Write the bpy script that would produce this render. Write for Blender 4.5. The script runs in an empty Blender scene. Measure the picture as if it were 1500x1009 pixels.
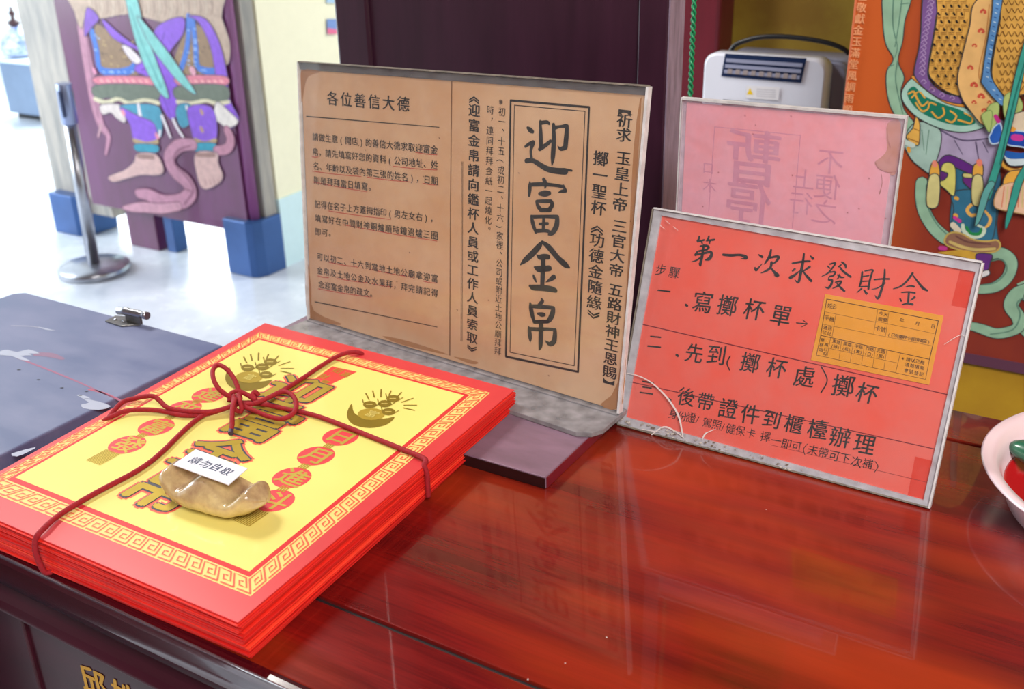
import bpy, bmesh, math, random
from mathutils import Vector, Matrix
from mathutils.geometry import tessellate_polygon
SC = bpy.context.scene
COL = SC.collection
R = random.Random(7)
pi = math.pi

# ------------------------------------------------------------------ camera
F = 1514.6
PIT, ROL, YAW = math.radians(24.14), math.radians(-1.362), math.radians(31.56)
CAM = Vector((0.0, 0.0, 1.51))
T = 1.0                                   # height of the desk top

def ray(u, v):
    X = (u - 750) / F; Y = (v - 504.5) / F
    cr, sr = math.cos(ROL), math.sin(ROL)
    xc = X * cr + Y * sr; yc = -X * sr + Y * cr
    cp, sp = math.cos(PIT), math.sin(PIT)
    y = cp - yc * sp; z = -sp - yc * cp
    c, s = math.cos(YAW), math.sin(YAW)
    return Vector((xc * c - y * s, xc * s + y * c, z))
def onz(u, v, z):
    r = ray(u, v); return CAM + r * ((z - CAM.z) / r.z)
def onp(u, v, P, n):
    r = ray(u, v); return CAM + r * ((Vector(P) - CAM).dot(n) / r.dot(n))
def ony(u, v, y): return onp(u, v, (0, y, 0), Vector((0, 1, 0)))

cd = bpy.data.cameras.new('camera'); cam = bpy.data.objects.new('camera', cd); COL.objects.link(cam)
fw = ray(750, 504.5).normalized(); rt = (ray(751, 504.5) - ray(750, 504.5)).normalized(); up = rt.cross(fw)
cam.matrix_world = Matrix(((rt.x, up.x, -fw.x, CAM.x), (rt.y, up.y, -fw.y, CAM.y), (rt.z, up.z, -fw.z, CAM.z), (0, 0, 0, 1)))
cd.sensor_width = 36; cd.lens = F / 1500 * 36; cd.clip_start = .02
cd.dof.use_dof = True; cd.dof.focus_distance = .93; cd.dof.aperture_fstop = 9.5
SC.camera = cam

# ------------------------------------------------------------------ world, light, exposure
w = bpy.data.worlds.new('daylight'); SC.world = w; w.use_nodes = True
nt = w.node_tree; bg = nt.nodes['Background']
bg.inputs[0].default_value = (.80, .92, 1.0, 1); bg.inputs[1].default_value = 1.75
vs = SC.view_settings
vs.view_transform = 'Standard'; vs.look = 'None'; vs.exposure = 0.0; vs.gamma = 1.0; vs.use_curve_mapping = False

def area(name, loc, target, size, power, color, size_y=None):
    l = bpy.data.lights.new(name, 'AREA'); l.energy = power; l.color = color
    l.shape = 'RECTANGLE'; l.size = size; l.size_y = size_y or size
    o = bpy.data.objects.new(name, l); COL.objects.link(o); o.location = loc
    d = Vector(target) - Vector(loc); o.rotation_euler = d.to_track_quat('-Z', 'Y').to_euler()
    return o
area('hall_lamp', (-1.95, 1.05, 2.7), (-.6, .6, 1), .5, 34, (1, .96, .90))
area('doorway_daylight', (-6.9, 6.3, 2.2), (-3.4, 2.9, .2), 2.4, 260, (.86, .94, 1))
area('courtyard_daylight', (-6.2, 1.2, 2.0), (-3.2, 3.0, .6), 2.4, 170, (.86, .94, 1))
area('ceiling_lamp', (.9, -.7, 2.95), (-.2, 1.1, 1), 1.1, 88, (1, .95, .9))

area('rear_wall_fill', (-1.5, 5.0, 3.1), (-3.2, 4.4, .8), .8, 70, (1, .97, .90))  # unseen fill light, added to brighten the cream wall beyond the screen

# ------------------------------------------------------------------ colour and materials
def lin(c):
    return tuple((x / 255 / 12.92) if x / 255 <= .04045 else ((x / 255 + .055) / 1.055) ** 2.4 for x in c)
MATS = {}
def mat(name, col, rough=.5, metal=0, var=0, vs_=20, stretch=(1, 1, 1), bump=0, coat=0, col2=None, spec=.5, rvar=0, detail=5, coat_r=.05):
    if name in MATS: return MATS[name]
    m = bpy.data.materials.new(name); m.use_nodes = True; n = m.node_tree.nodes; L = m.node_tree.links
    b = n['Principled BSDF']; c = lin(col)
    b.inputs['Base Color'].default_value = (*c, 1); b.inputs['Roughness'].default_value = rough
    b.inputs['Metallic'].default_value = metal; b.inputs['Specular IOR Level'].default_value = spec
    if coat: b.inputs['Coat Weight'].default_value = coat; b.inputs['Coat Roughness'].default_value = coat_r
    if var or bump or rvar:
        tc = n.new('ShaderNodeTexCoord'); mp = n.new('ShaderNodeMapping'); mp.inputs['Scale'].default_value = stretch
        nz = n.new('ShaderNodeTexNoise'); nz.inputs['Scale'].default_value = vs_; nz.inputs['Detail'].default_value = detail
        nz.inputs['Roughness'].default_value = .62
        L.new(tc.outputs['Object'], mp.inputs[0]); L.new(mp.outputs[0], nz.inputs['Vector'])
        if var:
            rp = n.new('ShaderNodeValToRGB'); c2 = lin(col2) if col2 else tuple(x * (1 - var) for x in c)
            rp.color_ramp.elements[0].position = .36; rp.color_ramp.elements[1].position = .66
            rp.color_ramp.elements[0].color = (*c2, 1); rp.color_ramp.elements[1].color = (*c, 1)
            L.new(nz.outputs[0], rp.inputs[0]); L.new(rp.outputs[0], b.inputs['Base Color'])
        if bump:
            bp = n.new('ShaderNodeBump'); bp.inputs['Strength'].default_value = bump; bp.inputs['Distance'].default_value = .002
            L.new(nz.outputs[0], bp.inputs['Height']); L.new(bp.outputs[0], b.inputs['Normal'])
        if rvar:
            mr = n.new('ShaderNodeMapRange'); mr.inputs[1].default_value = .3; mr.inputs[2].default_value = .7
            mr.inputs[3].default_value = max(0, rough - rvar); mr.inputs[4].default_value = rough + rvar
            L.new(nz.outputs[0], mr.inputs[0]); L.new(mr.outputs[0], b.inputs['Roughness'])
    MATS[name] = m; return m
def clear_mat(name, tint, haze, haze_col, ior=1.33, rough=.02):
    m = bpy.data.materials.new(name); m.use_nodes = True; n = m.node_tree.nodes; L = m.node_tree.links
    n.clear(); out = n.new('ShaderNodeOutputMaterial')
    tr = n.new('ShaderNodeBsdfTransparent'); tr.inputs[0].default_value = (*tint, 1)
    gl = n.new('ShaderNodeBsdfGlossy'); gl.inputs['Roughness'].default_value = rough
    df = n.new('ShaderNodeBsdfDiffuse'); df.inputs[0].default_value = (*lin(haze_col), 1)
    fr = n.new('ShaderNodeFresnel'); fr.inputs[0].default_value = ior
    nz = n.new('ShaderNodeTexNoise'); nz.inputs['Scale'].default_value = 60; tc = n.new('ShaderNodeTexCoord')
    mr = n.new('ShaderNodeMapRange'); mr.inputs[1].default_value = .3; mr.inputs[2].default_value = .75
    mr.inputs[3].default_value = haze * .6; mr.inputs[4].default_value = min(1, haze * 1.4)
    L.new(tc.outputs['Object'], nz.inputs['Vector']); L.new(nz.outputs[0], mr.inputs[0])
    a = n.new('ShaderNodeMixShader'); b = n.new('ShaderNodeMixShader')
    L.new(mr.outputs[0], a.inputs[0]); L.new(tr.outputs[0], a.inputs[1]); L.new(df.outputs[0], a.inputs[2])
    ge = n.new('ShaderNodeNewGeometry'); inv = n.new('ShaderNodeMath'); inv.operation = 'SUBTRACT'; inv.inputs[0].default_value = 1
    mu = n.new('ShaderNodeMath'); mu.operation = 'MULTIPLY'; fr.inputs[0].default_value = ior
    L.new(ge.outputs['Backfacing'], inv.inputs[1]); L.new(inv.outputs[0], mu.inputs[0]); L.new(fr.outputs[0], mu.inputs[1])
    L.new(mu.outputs[0], b.inputs[0]); L.new(a.outputs[0], b.inputs[1]); L.new(gl.outputs[0], b.inputs[2])
    L.new(b.outputs[0], out.inputs[0]); MATS[name] = m; return m
def print_mat(name, rough=.5, metal=0, coat=0, noise=.12, scale=60, spec=.4):
    m = bpy.data.materials.new(name); m.use_nodes = True; n = m.node_tree.nodes; L = m.node_tree.links
    b = n['Principled BSDF']; b.inputs['Roughness'].default_value = rough; b.inputs['Metallic'].default_value = metal
    b.inputs['Coat Weight'].default_value = coat; b.inputs['Specular IOR Level'].default_value = spec
    at = n.new('ShaderNodeAttribute'); at.attribute_name = 'Col'
    nz = n.new('ShaderNodeTexNoise'); nz.inputs['Scale'].default_value = scale; tc = n.new('ShaderNodeTexCoord')
    mr = n.new('ShaderNodeMapRange'); mr.inputs[1].default_value = .3; mr.inputs[2].default_value = .7
    mr.inputs[3].default_value = 1 - noise; mr.inputs[4].default_value = 1
    mx = n.new('ShaderNodeMix'); mx.data_type = 'RGBA'; mx.blend_type = 'MULTIPLY'; mx.inputs[0].default_value = 1
    L.new(tc.outputs['Object'], nz.inputs['Vector']); L.new(nz.outputs[0], mr.inputs[0])
    L.new(at.outputs['Color'], mx.inputs[6]); L.new(mr.outputs[0], mx.inputs[7]); L.new(mx.outputs[2], b.inputs['Base Color'])
    MATS[name] = m; return m

INK = print_mat('printed_ink', .45, noise=.05)
PAINT = print_mat('temple_paint', .42, noise=.22, scale=45)
FOIL = print_mat('gold_foil', .3, metal=.4, noise=.1)
def wood_top():
    m = mat('lacquered_red_wood', (122, 16, 10), .2, var=.5, vs_=2.2, stretch=(1.3, 14, 8), coat=.75, col2=(70, 6, 8), rvar=.05, coat_r=.025, detail=8)
    n = m.node_tree.nodes; L = m.node_tree.links; b = n['Principled BSDF']
    # fine dark grain over the broad figure
    src = b.inputs['Base Color'].links[0].from_socket
    tc = n.new('ShaderNodeTexCoord'); mp = n.new('ShaderNodeMapping'); mp.inputs['Scale'].default_value = (6, 160, 60)
    nz = n.new('ShaderNodeTexNoise'); nz.inputs['Scale'].default_value = 3; nz.inputs['Detail'].default_value = 6
    mr = n.new('ShaderNodeMapRange'); mr.inputs[1].default_value = .35; mr.inputs[2].default_value = .6; mr.inputs[3].default_value = .82; mr.inputs[4].default_value = 1.08
    mx = n.new('ShaderNodeMix'); mx.data_type = 'RGBA'; mx.blend_type = 'MULTIPLY'; mx.inputs[0].default_value = 1
    L.new(tc.outputs['Object'], mp.inputs[0]); L.new(mp.outputs[0], nz.inputs['Vector']); L.new(nz.outputs[0], mr.inputs[0])
    L.new(src, mx.inputs[6]); L.new(mr.outputs[0], mx.inputs[7])
    # orange heartwood patches
    n2 = n.new('ShaderNodeTexNoise'); n2.inputs['Scale'].default_value = 3.3; mp2 = n.new('ShaderNodeMapping'); mp2.inputs['Scale'].default_value = (1, 3.5, 1)
    r2 = n.new('ShaderNodeMapRange'); r2.inputs[1].default_value = .46; r2.inputs[2].default_value = .68; r2.inputs[4].default_value = .75
    m2 = n.new('ShaderNodeMix'); m2.data_type = 'RGBA'; m2.inputs[7].default_value = (*lin((158, 50, 12)), 1)
    L.new(tc.outputs['Object'], mp2.inputs[0]); L.new(mp2.outputs[0], n2.inputs['Vector']); L.new(n2.outputs[0], r2.inputs[0])
    L.new(r2.outputs[0], m2.inputs[0]); L.new(mx.outputs[2], m2.inputs[6]); L.new(m2.outputs[2], b.inputs['Base Color'])
    # specks of dust
    sp = n.new('ShaderNodeTexVoronoi'); sp.inputs['Scale'].default_value = 42
    cr = n.new('ShaderNodeMapRange'); cr.inputs[1].default_value = .035; cr.inputs[2].default_value = .02
    m3 = n.new('ShaderNodeMix'); m3.data_type = 'RGBA'; m3.inputs[7].default_value = (.75, .66, .62, 1)
    n4 = n.new('ShaderNodeTexNoise'); n4.inputs['Scale'].default_value = 9; r4 = n.new('ShaderNodeMapRange'); r4.inputs[1].default_value = .5; r4.inputs[2].default_value = .62
    mm = n.new('ShaderNodeMath'); mm.operation = 'MULTIPLY'
    L.new(tc.outputs['Object'], sp.inputs['Vector']); L.new(sp.outputs['Distance'], cr.inputs[0]); L.new(tc.outputs['Object'], n4.inputs['Vector'])
    L.new(n4.outputs[0], r4.inputs[0]); L.new(cr.outputs[0], mm.inputs[0]); L.new(r4.outputs[0], mm.inputs[1]); L.new(mm.outputs[0], m3.inputs[0])
    L.new(m2.outputs[2], m3.inputs[6]); L.new(m3.outputs[2], b.inputs['Base Color'])
    b.inputs['Sheen Weight'].default_value = .05; b.inputs['Sheen Roughness'].default_value = .4; b.inputs['Sheen Tint'].default_value = (.85, .75, 1, 1)
    return m
WOOD = wood_top()
DKWOOD = mat('dark_lacquered_wood', (66, 18, 34), .3, var=.35, vs_=3, stretch=(1, 10, 10), spec=.35)
BOARDW = mat('dark_maroon_board', (60, 28, 46), .34, var=.3, vs_=5, stretch=(9, 9, 1))
BEV = mat('lit_board_edge', (156, 138, 160), .42, var=.4, vs_=20, stretch=(6, 6, 1))  # pale lilac: the light on the screen's side face put into its colour
DUSTY = mat('dusty_sheen_wood', (126, 92, 114), .42, var=.35, vs_=14, stretch=(1, 3, 1), rvar=.1)  # dusty board, its lilac sheen mixed into the base colour
DUSTY.node_tree.nodes['Principled BSDF'].inputs['Sheen Weight'].default_value = .3
BLACKG = mat('dark_groove', (24, 10, 12), .7)
SLATE = mat('slate_painted_wood', (112, 118, 150), .45, var=.28, vs_=7, stretch=(1, 2.2, 1), col2=(88, 98, 134), rvar=.12, detail=9)
SLATED = mat('slate_edge', (44, 46, 66), .6, var=.3)
SMEAR = mat('dried_white_paint', (196, 198, 210), .7, var=.3, vs_=80)
STEEL = mat('brushed_steel', (176, 178, 186), .28, metal=.9, var=.15, vs_=40)
DSTEEL = mat('tarnished_steel', (128, 126, 124), .35, metal=.8, var=.3, vs_=80)
REDP = [mat('red_paper_%d' % i, c, .55, var=.12, vs_=30) for i, c in enumerate([(236, 42, 28), (212, 28, 22), (246, 66, 42), (226, 38, 34)])]
REDTOP = mat('red_paper_top', (214, 58, 62), .36, var=.08, vs_=12, coat=.15, coat_r=.3)
CORD = mat('red_cord', (164, 10, 30), .75, var=.3, vs_=400, bump=.6)
CORDT = mat('cord_tip', (58, 40, 66), .6)
INGOT = mat('worn_gilt_ceramic', (216, 192, 136), .24, var=.5, vs_=26, coat=.5, col2=(150, 118, 88), detail=8, bump=.12)
CARD = mat('white_card', (226, 226, 236), .4, var=.08, vs_=90)
KRAFT = mat('aged_brown_paper', (220, 182, 146), .5, var=.25, vs_=9, coat=.25, col2=(208, 160, 118), detail=9, coat_r=.12)
STAIN = mat('brown_stain', (140, 92, 52), .5, var=.3, vs_=60)
REDSIGN = mat('red_card_paper', (240, 112, 100), .45, var=.14, vs_=14, coat=.5, col2=(244, 98, 82), detail=9, coat_r=.1)
PINKP = mat('faded_pink_paper', (252, 190, 202), .45, var=.2, vs_=5, coat=.5, col2=(246, 164, 166), coat_r=.15)
YSLIP = mat('orange_slip_paper', (242, 166, 46), .5, var=.1, vs_=60)
CLEAR = clear_mat('clear_acrylic', (.97, .97, .97), .03, (200, 200, 205))
GREYCL = clear_mat('grey_reflection_acrylic', (.86, .86, .86), .2, (150, 146, 150))  # clear strip whose grey reflection is painted in as diffuse haze
SCUFF = clear_mat('scuffed_acrylic', (.92, .92, .94), .58, (228, 226, 234))
EDGE = mat('frosted_acrylic_edge', (224, 222, 224), .3, var=.25, vs_=90, spec=.7)
EDGED = mat('dirty_acrylic_edge', (150, 140, 128), .4, var=.5, vs_=120)
SMOKE = clear_mat('dusty_acrylic_base', (.80, .80, .80), .72, (150, 146, 150))
PLATE = mat('pink_white_plastic', (240, 214, 222), .22, coat=.3, var=.05, vs_=5)
JADE = mat('green_lacquer', (40, 112, 84), .3, var=.35, vs_=30, coat=.4)
WHITEP = mat('white_plastic', (222, 226, 240), .35, var=.04, vs_=4)
GREYP = mat('grey_plastic', (150, 156, 184), .4, var=.15, vs_=4)
NAVY = mat('dark_blue_grille', (26, 42, 78), .3)
BLACKP = mat('black_plastic', (22, 22, 26), .4)
YWALL = mat('ochre_wall_paint', (190, 148, 26), .6, var=.3, vs_=4, col2=(164, 118, 18), detail=9)
YWALL2 = mat('ochre_wall_back', (176, 152, 48), .6, var=.35, vs_=3.5, col2=(140, 106, 24), detail=9)
CREAM = mat('cream_wall_paint', (250, 244, 214), .7, var=.03)
FLOORM = mat('pale_polished_stone', (226, 232, 240), .25, var=.12, vs_=3, col2=(196, 204, 216), rvar=.08)
MARB = mat('weathered_grey_wood', (176, 168, 158), .6, var=.35, vs_=6, stretch=(4, 4, .6), col2=(140, 138, 134))
BLUEF = mat('blue_metal_shoe', (56, 92, 150), .3, metal=.35, var=.3, vs_=3)
GREENB = mat('green_beads', (24, 150, 96), .3, var=.3, vs_=200)
MAROON = mat('maroon_post_paint', (112, 30, 44), .35, var=.25, vs_=8, stretch=(3, 3, .5))
PALE = mat('pale_cyan_wall', (214, 240, 244), .7, var=.04)
BLUEG = mat('blue_grey_metal', (128, 148, 176), .4, var=.2, vs_=2)
CEIL = mat('ceiling_boards', (66, 38, 30), .7, var=.2)

# ------------------------------------------------------------------ mesh helpers
class MB:
    def __init__(s): s.v = []; s.f = []; s.m = []; s.c = []; s.sm = []
    def face(s, idx, mi=0, col=(1, 1, 1), sm=False): s.f.append(idx); s.m.append(mi); s.c.append(col); s.sm.append(sm)
    def box(s, a, b, mi=0, M=None):
        x0, y0, z0 = a; x1, y1, z1 = b; i = len(s.v)
        vs = [(x0, y0, z0), (x1, y0, z0), (x1, y1, z0), (x0, y1, z0), (x0, y0, z1), (x1, y0, z1), (x1, y1, z1), (x0, y1, z1)]
        s.v += [tuple(M @ Vector(q)) if M else q for q in vs]
        for q in ((0, 3, 2, 1), (4, 5, 6, 7), (0, 1, 5, 4), (1, 2, 6, 5), (2, 3, 7, 6), (3, 0, 4, 7)): s.face(tuple(i + k for k in q), mi)
        return s
    def loft(s, rings, mi=0, cap=True, closed=True, sm=True):
        i0 = len(s.v); n = len(rings[0])
        for r in rings: s.v += [tuple(q) for q in r]
        for k in range(len(rings) - 1):
            for j in range(n if closed else n - 1):
                a = i0 + k * n + j; b = i0 + k * n + (j + 1) % n
                s.face((a, b, b + n, a + n), mi, sm=sm)
        if cap:
            s.face(tuple(reversed(range(i0, i0 + n))), mi); s.face(tuple(range(i0 + (len(rings) - 1) * n, i0 + len(rings) * n)), mi)
        return s
    def lathe(s, prof, c=(0, 0, 0), n=32, mi=0, cap=True, sx=1, sy=1):
        return s.loft([[(c[0] + r * sx * math.cos(2 * pi * k / n), c[1] + r * sy * math.sin(2 * pi * k / n), c[2] + z) for k in range(n)] for r, z in prof], mi, cap)
    def tube(s, pts, r, n=8, mi=0, cap=True):
        pts = [Vector(p) for p in pts]; rings = []; prev = None
        for i, p in enumerate(pts):
            t = (pts[min(i + 1, len(pts) - 1)] - pts[max(i - 1, 0)]).normalized()
            if prev is None:
                a = Vector((0, 0, 1)) if abs(t.z) < .9 else Vector((1, 0, 0)); u = t.cross(a).normalized()
            else: u = (prev - t * prev.dot(t)).normalized()
            prev = u; v = t.cross(u); rr = r[i] if isinstance(r, (list, tuple)) else r
            rings.append([p + (u * math.cos(2 * pi * k / n) + v * math.sin(2 * pi * k / n)) * rr for k in range(n)])
        return s.loft(rings, mi, cap)
    def build(s, name, mats, parent=None, org=None, bevel=0, seg=2, colors=False):
        org = Vector(org) if org is not None else (Vector(parent['o']) if parent is not None and 'o' in parent else Vector((0, 0, 0)))
        me = bpy.data.meshes.new(name); me.from_pydata([tuple(Vector(p) - org) for p in s.v], [], s.f)
        for mm in (mats if isinstance(mats, (list, tuple)) else [mats]): me.materials.append(mm)
        me.polygons.foreach_set('material_index', s.m); me.polygons.foreach_set('use_smooth', s.sm)
        if colors:
            at = me.color_attributes.new('Col', 'FLOAT_COLOR', 'CORNER'); buf = []
            for p, c in zip(me.polygons, s.c): buf += [c[0], c[1], c[2], 1.0] * p.loop_total
            at.data.foreach_set('color', buf)
        me.update()
        o = bpy.data.objects.new(name, me); COL.objects.link(o)
        if parent is not None: o.parent = parent
        else: o.location = org
        if bevel:
            b = o.modifiers.new('bevel', 'BEVEL'); b.width = bevel; b.segments = seg; b.limit_method = 'ANGLE'; b.angle_limit = .6
            b.harden_normals = False
        return o
def thing(name, label, cat, loc=(0, 0, 0), group=None, structure=False):
    o = bpy.data.objects.new(name, None); COL.objects.link(o); o.location = loc; o['o'] = tuple(loc)
    o.empty_display_size = .02
    if structure: o['kind'] = 'structure'
    tag(o, label, cat, group); return o
def tag(o, label=None, cat=None, group=None, kind=None):
    if label: o['label'] = label
    if cat: o['category'] = cat
    if group: o['group'] = group
    if kind: o['kind'] = kind
    return o
def cr(pts, n=6, closed=True):
    out = []; N = len(pts); rng = range(N if closed else N - 1)
    for i in rng:
        g = (lambda k: pts[k % N]) if closed else (lambda k: pts[max(0, min(N - 1, k))])
        p0, p1, p2, p3 = g(i - 1), g(i), g(i + 1), g(i + 2)
        for k in range(n):
            t = k / n
            out.append(tuple(.5 * (2 * b + (c - a) * t + (2 * a - 5 * b + 4 * c - d) * t * t + (-a + 3 * b - 3 * c + d) * t ** 3) for a, b, c, d in zip(p0, p1, p2, p3)))
    if not closed: out.append(tuple(pts[-1]))
    return out

# glyphs as flat outlines from Blender's own font
_tc = bpy.data.curves.new('tmp_text', 'FONT'); _to = bpy.data.objects.new('tmp_text', _tc); COL.objects.link(_to)
GL = {}
def glyph(ch, bold=0.0, res=3):
    k = (ch, bold, res)
    if k not in GL:
        _tc.body = ch; _tc.offset = bold; _tc.resolution_u = res
        bpy.context.view_layer.update(); dg = bpy.context.evaluated_depsgraph_get()
        me = _to.evaluated_get(dg).to_mesh()
        wide = ord(ch) > 0x2000
        cx = .455 if wide else (max([v.co.x for v in me.vertices] or [0]) + min([v.co.x for v in me.vertices] or [0])) / 2
        GL[k] = ([((v.co.x - cx) / .905, (v.co.y - .345) / .905) for v in me.vertices], [tuple(p.vertices) for p in me.polygons])
        _to.evaluated_get(dg).to_mesh_clear()
    return GL[k]

class Sheet:
    """flat artwork lying on one plane: local x along the sheet, y up the sheet, n out of it"""
    def __init__(s, A, x, y):
        s.A = Vector(A); s.x = Vector(x).normalized(); s.y = Vector(y); s.n = s.x.cross(s.y).normalized(); s.y = s.n.cross(s.x)
        s.mb = MB()
    def px(s, u, v):
        P = onp(u, v, s.A, s.n) - s.A; return (P.dot(s.x), P.dot(s.y))
    def P(s, p, h=0): return s.A + s.x * p[0] + s.y * p[1] + s.n * h
    def new(s): s.mb = MB(); return s
    def poly(s, pts, col, h, smooth=0):
        if smooth: pts = cr(pts, smooth)
        V3 = [Vector((p[0], p[1], 0)) for p in pts]; i = len(s.mb.v); s.mb.v += [tuple(s.P(p, h)) for p in pts]
        c = lin(col)
        for t in tessellate_polygon([V3]):
            a, b, d = t
            if (V3[b] - V3[a]).cross(V3[d] - V3[a]).z < 0: b, d = d, b
            s.mb.face((i + a, i + b, i + d), 0, c)
        return s
    def stroke(s, pts, col, h, smooth=5, closed=False):
        """pts (x, y, width)"""
        if smooth: pts = cr(pts, smooth, closed)
        N = len(pts); L = []; Rr = []
        for i, p in enumerate(pts):
            a = pts[(i - 1) % N] if closed else pts[max(i - 1, 0)]; b = pts[(i + 1) % N] if closed else pts[min(i + 1, N - 1)]
            dx, dy = b[0] - a[0], b[1] - a[1]; d = math.hypot(dx, dy) or 1; nx, ny = -dy / d * p[2] / 2, dx / d * p[2] / 2
            L.append((p[0] + nx, p[1] + ny)); Rr.append((p[0] - nx, p[1] - ny))
        i = len(s.mb.v); c = lin(col)
        for a, b in zip(L, Rr): s.mb.v += [tuple(s.P(a, h)), tuple(s.P(b, h))]
        for k in range(N if closed else N - 1):
            a = i + 2 * k; b = i + 2 * ((k + 1) % N); s.mb.face((a, a + 1, b + 1, b), 0, c)
        if not closed:                                    # round ends
            for p in (pts[0], pts[-1]):
                s.poly([(p[0] + p[2] / 2 * math.cos(t * pi / 4), p[1] + p[2] / 2 * math.sin(t * pi / 4)) for t in range(8)], col, h + (.000008 if p is pts[0] else .000012))
        return s
    def pstroke(s, pts, col, h, closed=False, smooth=5):
        """the same with points and widths measured on the photograph"""
        q = []
        for u, v, wd in pts:
            a = s.px(u, v); b = s.px(u + wd * .7, v); c = s.px(u, v + wd * .7)
            q.append((a[0], a[1], (math.dist(a, b) + math.dist(a, c)) / 1.4))
        return s.stroke(q, col, h, smooth, closed)
    def ppoly(s, pts, col, h, smooth=0, outline=None, ow=1.3):
        s.poly([s.px(*p) for p in pts], col, h, smooth)
        if outline: s.pstroke([(p[0], p[1], ow) for p in pts], outline, h + .00002, True, smooth or 1)
        return s
    def char(s, ch, p, size, col, h, bold=0, rot=0, shear=0, sx=1, res=3, flip=False, skx=0):
        V_, F_ = glyph(ch, 0, res); c, sn = math.cos(rot), math.sin(rot); cc = lin(col)
        if bold <= 0: offs = ((0, 0),)
        elif bold < .026: offs = ((-bold, -bold * .5), (bold, bold * .5))
        elif bold < .045: offs = ((-bold, 0), (bold, 0), (0, bold * .6), (0, -bold * .6))
        else: offs = tuple((bold * math.cos(t * pi / 4), bold * math.sin(t * pi / 4)) for t in range(8)) + ((0, 0),)
        for ox, oy in offs:
            h += .000006
            i = len(s.mb.v)
            for x, y in V_:
                x = (x + ox) * sx * (-1 if flip else 1); y = y + oy; y2 = y + shear * x; x = x + skx * y
                s.mb.v.append(tuple(s.P((p[0] + size * (x * c - y2 * sn), p[1] + size * (x * sn + y2 * c)), h)))
            for f in F_: s.mb.face(tuple(i + k for k in (reversed(f) if flip else f)), 0, cc)
        return s
    def line(s, txt, p0, p1, size, col, h, vertical=False, jit=0, **kw):
        """characters evenly from p0 to p1, both on the photograph; a space leaves a gap"""
        a, b = s.px(*p0), s.px(*p1); n = len(txt)
        for k, ch in enumerate(txt):
            if ch == ' ': continue
            t = k / (n - 1) if n > 1 else 0; q = (a[0] + (b[0] - a[0]) * t + R.uniform(-jit, jit), a[1] + (b[1] - a[1]) * t + R.uniform(-jit, jit)); r = 0
            if vertical and ch in '《》()【】': r = -pi / 2
            if vertical and ch in '、，。': q = (q[0] + size * .55, q[1] + size * .5)
            s.char(ch, q, size, col, h, rot=r, **kw)
        return s
    def done(s, name, mat_, parent=None, org=None, **k):
        o = s.mb.build(name, mat_, parent, org, colors=True, **k); s.mb = MB(); return o
def slab(sh, pts, h0, h1):
    """thin plate with outline pts (local) between heights h0, h1 above the sheet plane"""
    mb = MB(); n = len(pts)
    mb.v = [tuple(sh.P(p, h0)) for p in pts] + [tuple(sh.P(p, h1)) for p in pts]
    mb.face(tuple(range(n, 2 * n))); mb.face(tuple(reversed(range(n))))
    for k in range(n): mb.face((k, (k + 1) % n, (k + 1) % n + n, k + n))
    return mb
def Z(s, ox, oy, pts): return [(ox + p[0] / s, oy + p[1] / s) + tuple(q / s for q in p[2:]) for p in pts]

# ================================================================== THE SETTING
def struct(name, mb, m, **k):
    o = mb.build(name, m, **k); o['kind'] = 'structure'; return o
struct('floor', MB().box((-12, -3, -.05), (3, 9, 0)), FLOORM)
struct('ceiling', MB().box((-5.2, -2.6, 3.3), (3, 6.5, 3.4)), CEIL)
struct('wall_back', MB().box((-.98, 2.2, 0), (2.6, 2.32, 3.3)), YWALL2)
struct('wall_right', MB().box((2.6, -2.6, 0), (2.72, 2.32, 3.3)), CREAM)
struct('wall_front', MB().box((-5.2, -2.72, 0), (2.6, -2.6, 3.3)), mat('brown_hall_wall', (120, 84, 74), .7, var=.2, vs_=2))
struct('wall_low', MB().box((-.34, 1.505, 0), (1.6, 1.62, .856)), YWALL)
# cream wall beyond the left door leaf, with its pale plinth
p0 = onz(411, 393, 0); p1 = onz(441, 379, 0); d = (p1 - p0); d.z = 0; d.normalize(); nn = Vector((-d.y, d.x, 0))
a = p0 + d * .035; b = a + d * 3.2; WA = a.copy(); WN = nn.copy()
mb = MB()
for (h0, h1, off) in ((.30, 3.3, 0),):
    c = [a, b, b + nn * .15, a + nn * .15]
    mb.loft([[(q.x, q.y, h0) for q in c], [(q.x, q.y, h1) for q in c]], sm=False)
struct('wall_left', mb, CREAM)
c = [a - nn * .012 - d * .01, b - nn * .012, b + nn * .16, a + nn * .16 - d * .01]
struct('baseboard_left', MB().loft([[(q.x, q.y, 0) for q in c], [(q.x, q.y, .30) for q in c]], sm=False), PALE)
struct('wall_far', MB().box((-12, 8.4, 0), (-4.2, 8.55, 3.4)), PALE)
struct('trim_1', MB().box((-12, 8.38, 1.1), (-4.2, 8.40, 3.4)), mat('pale_yellow_paint', (250, 246, 206), .7))

# maroon door post behind the dark board
q0 = ony(998, 0, 2.11); q1 = ony(1056, 0, 2.11)
tag(MB().box((q0.x, 2.11, 0), (q1.x, 2.198, 3.3)).build('door_post', MAROON, bevel=.008), 'maroon painted door post against the ochre wall, left of the white machine', 'post')

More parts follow.
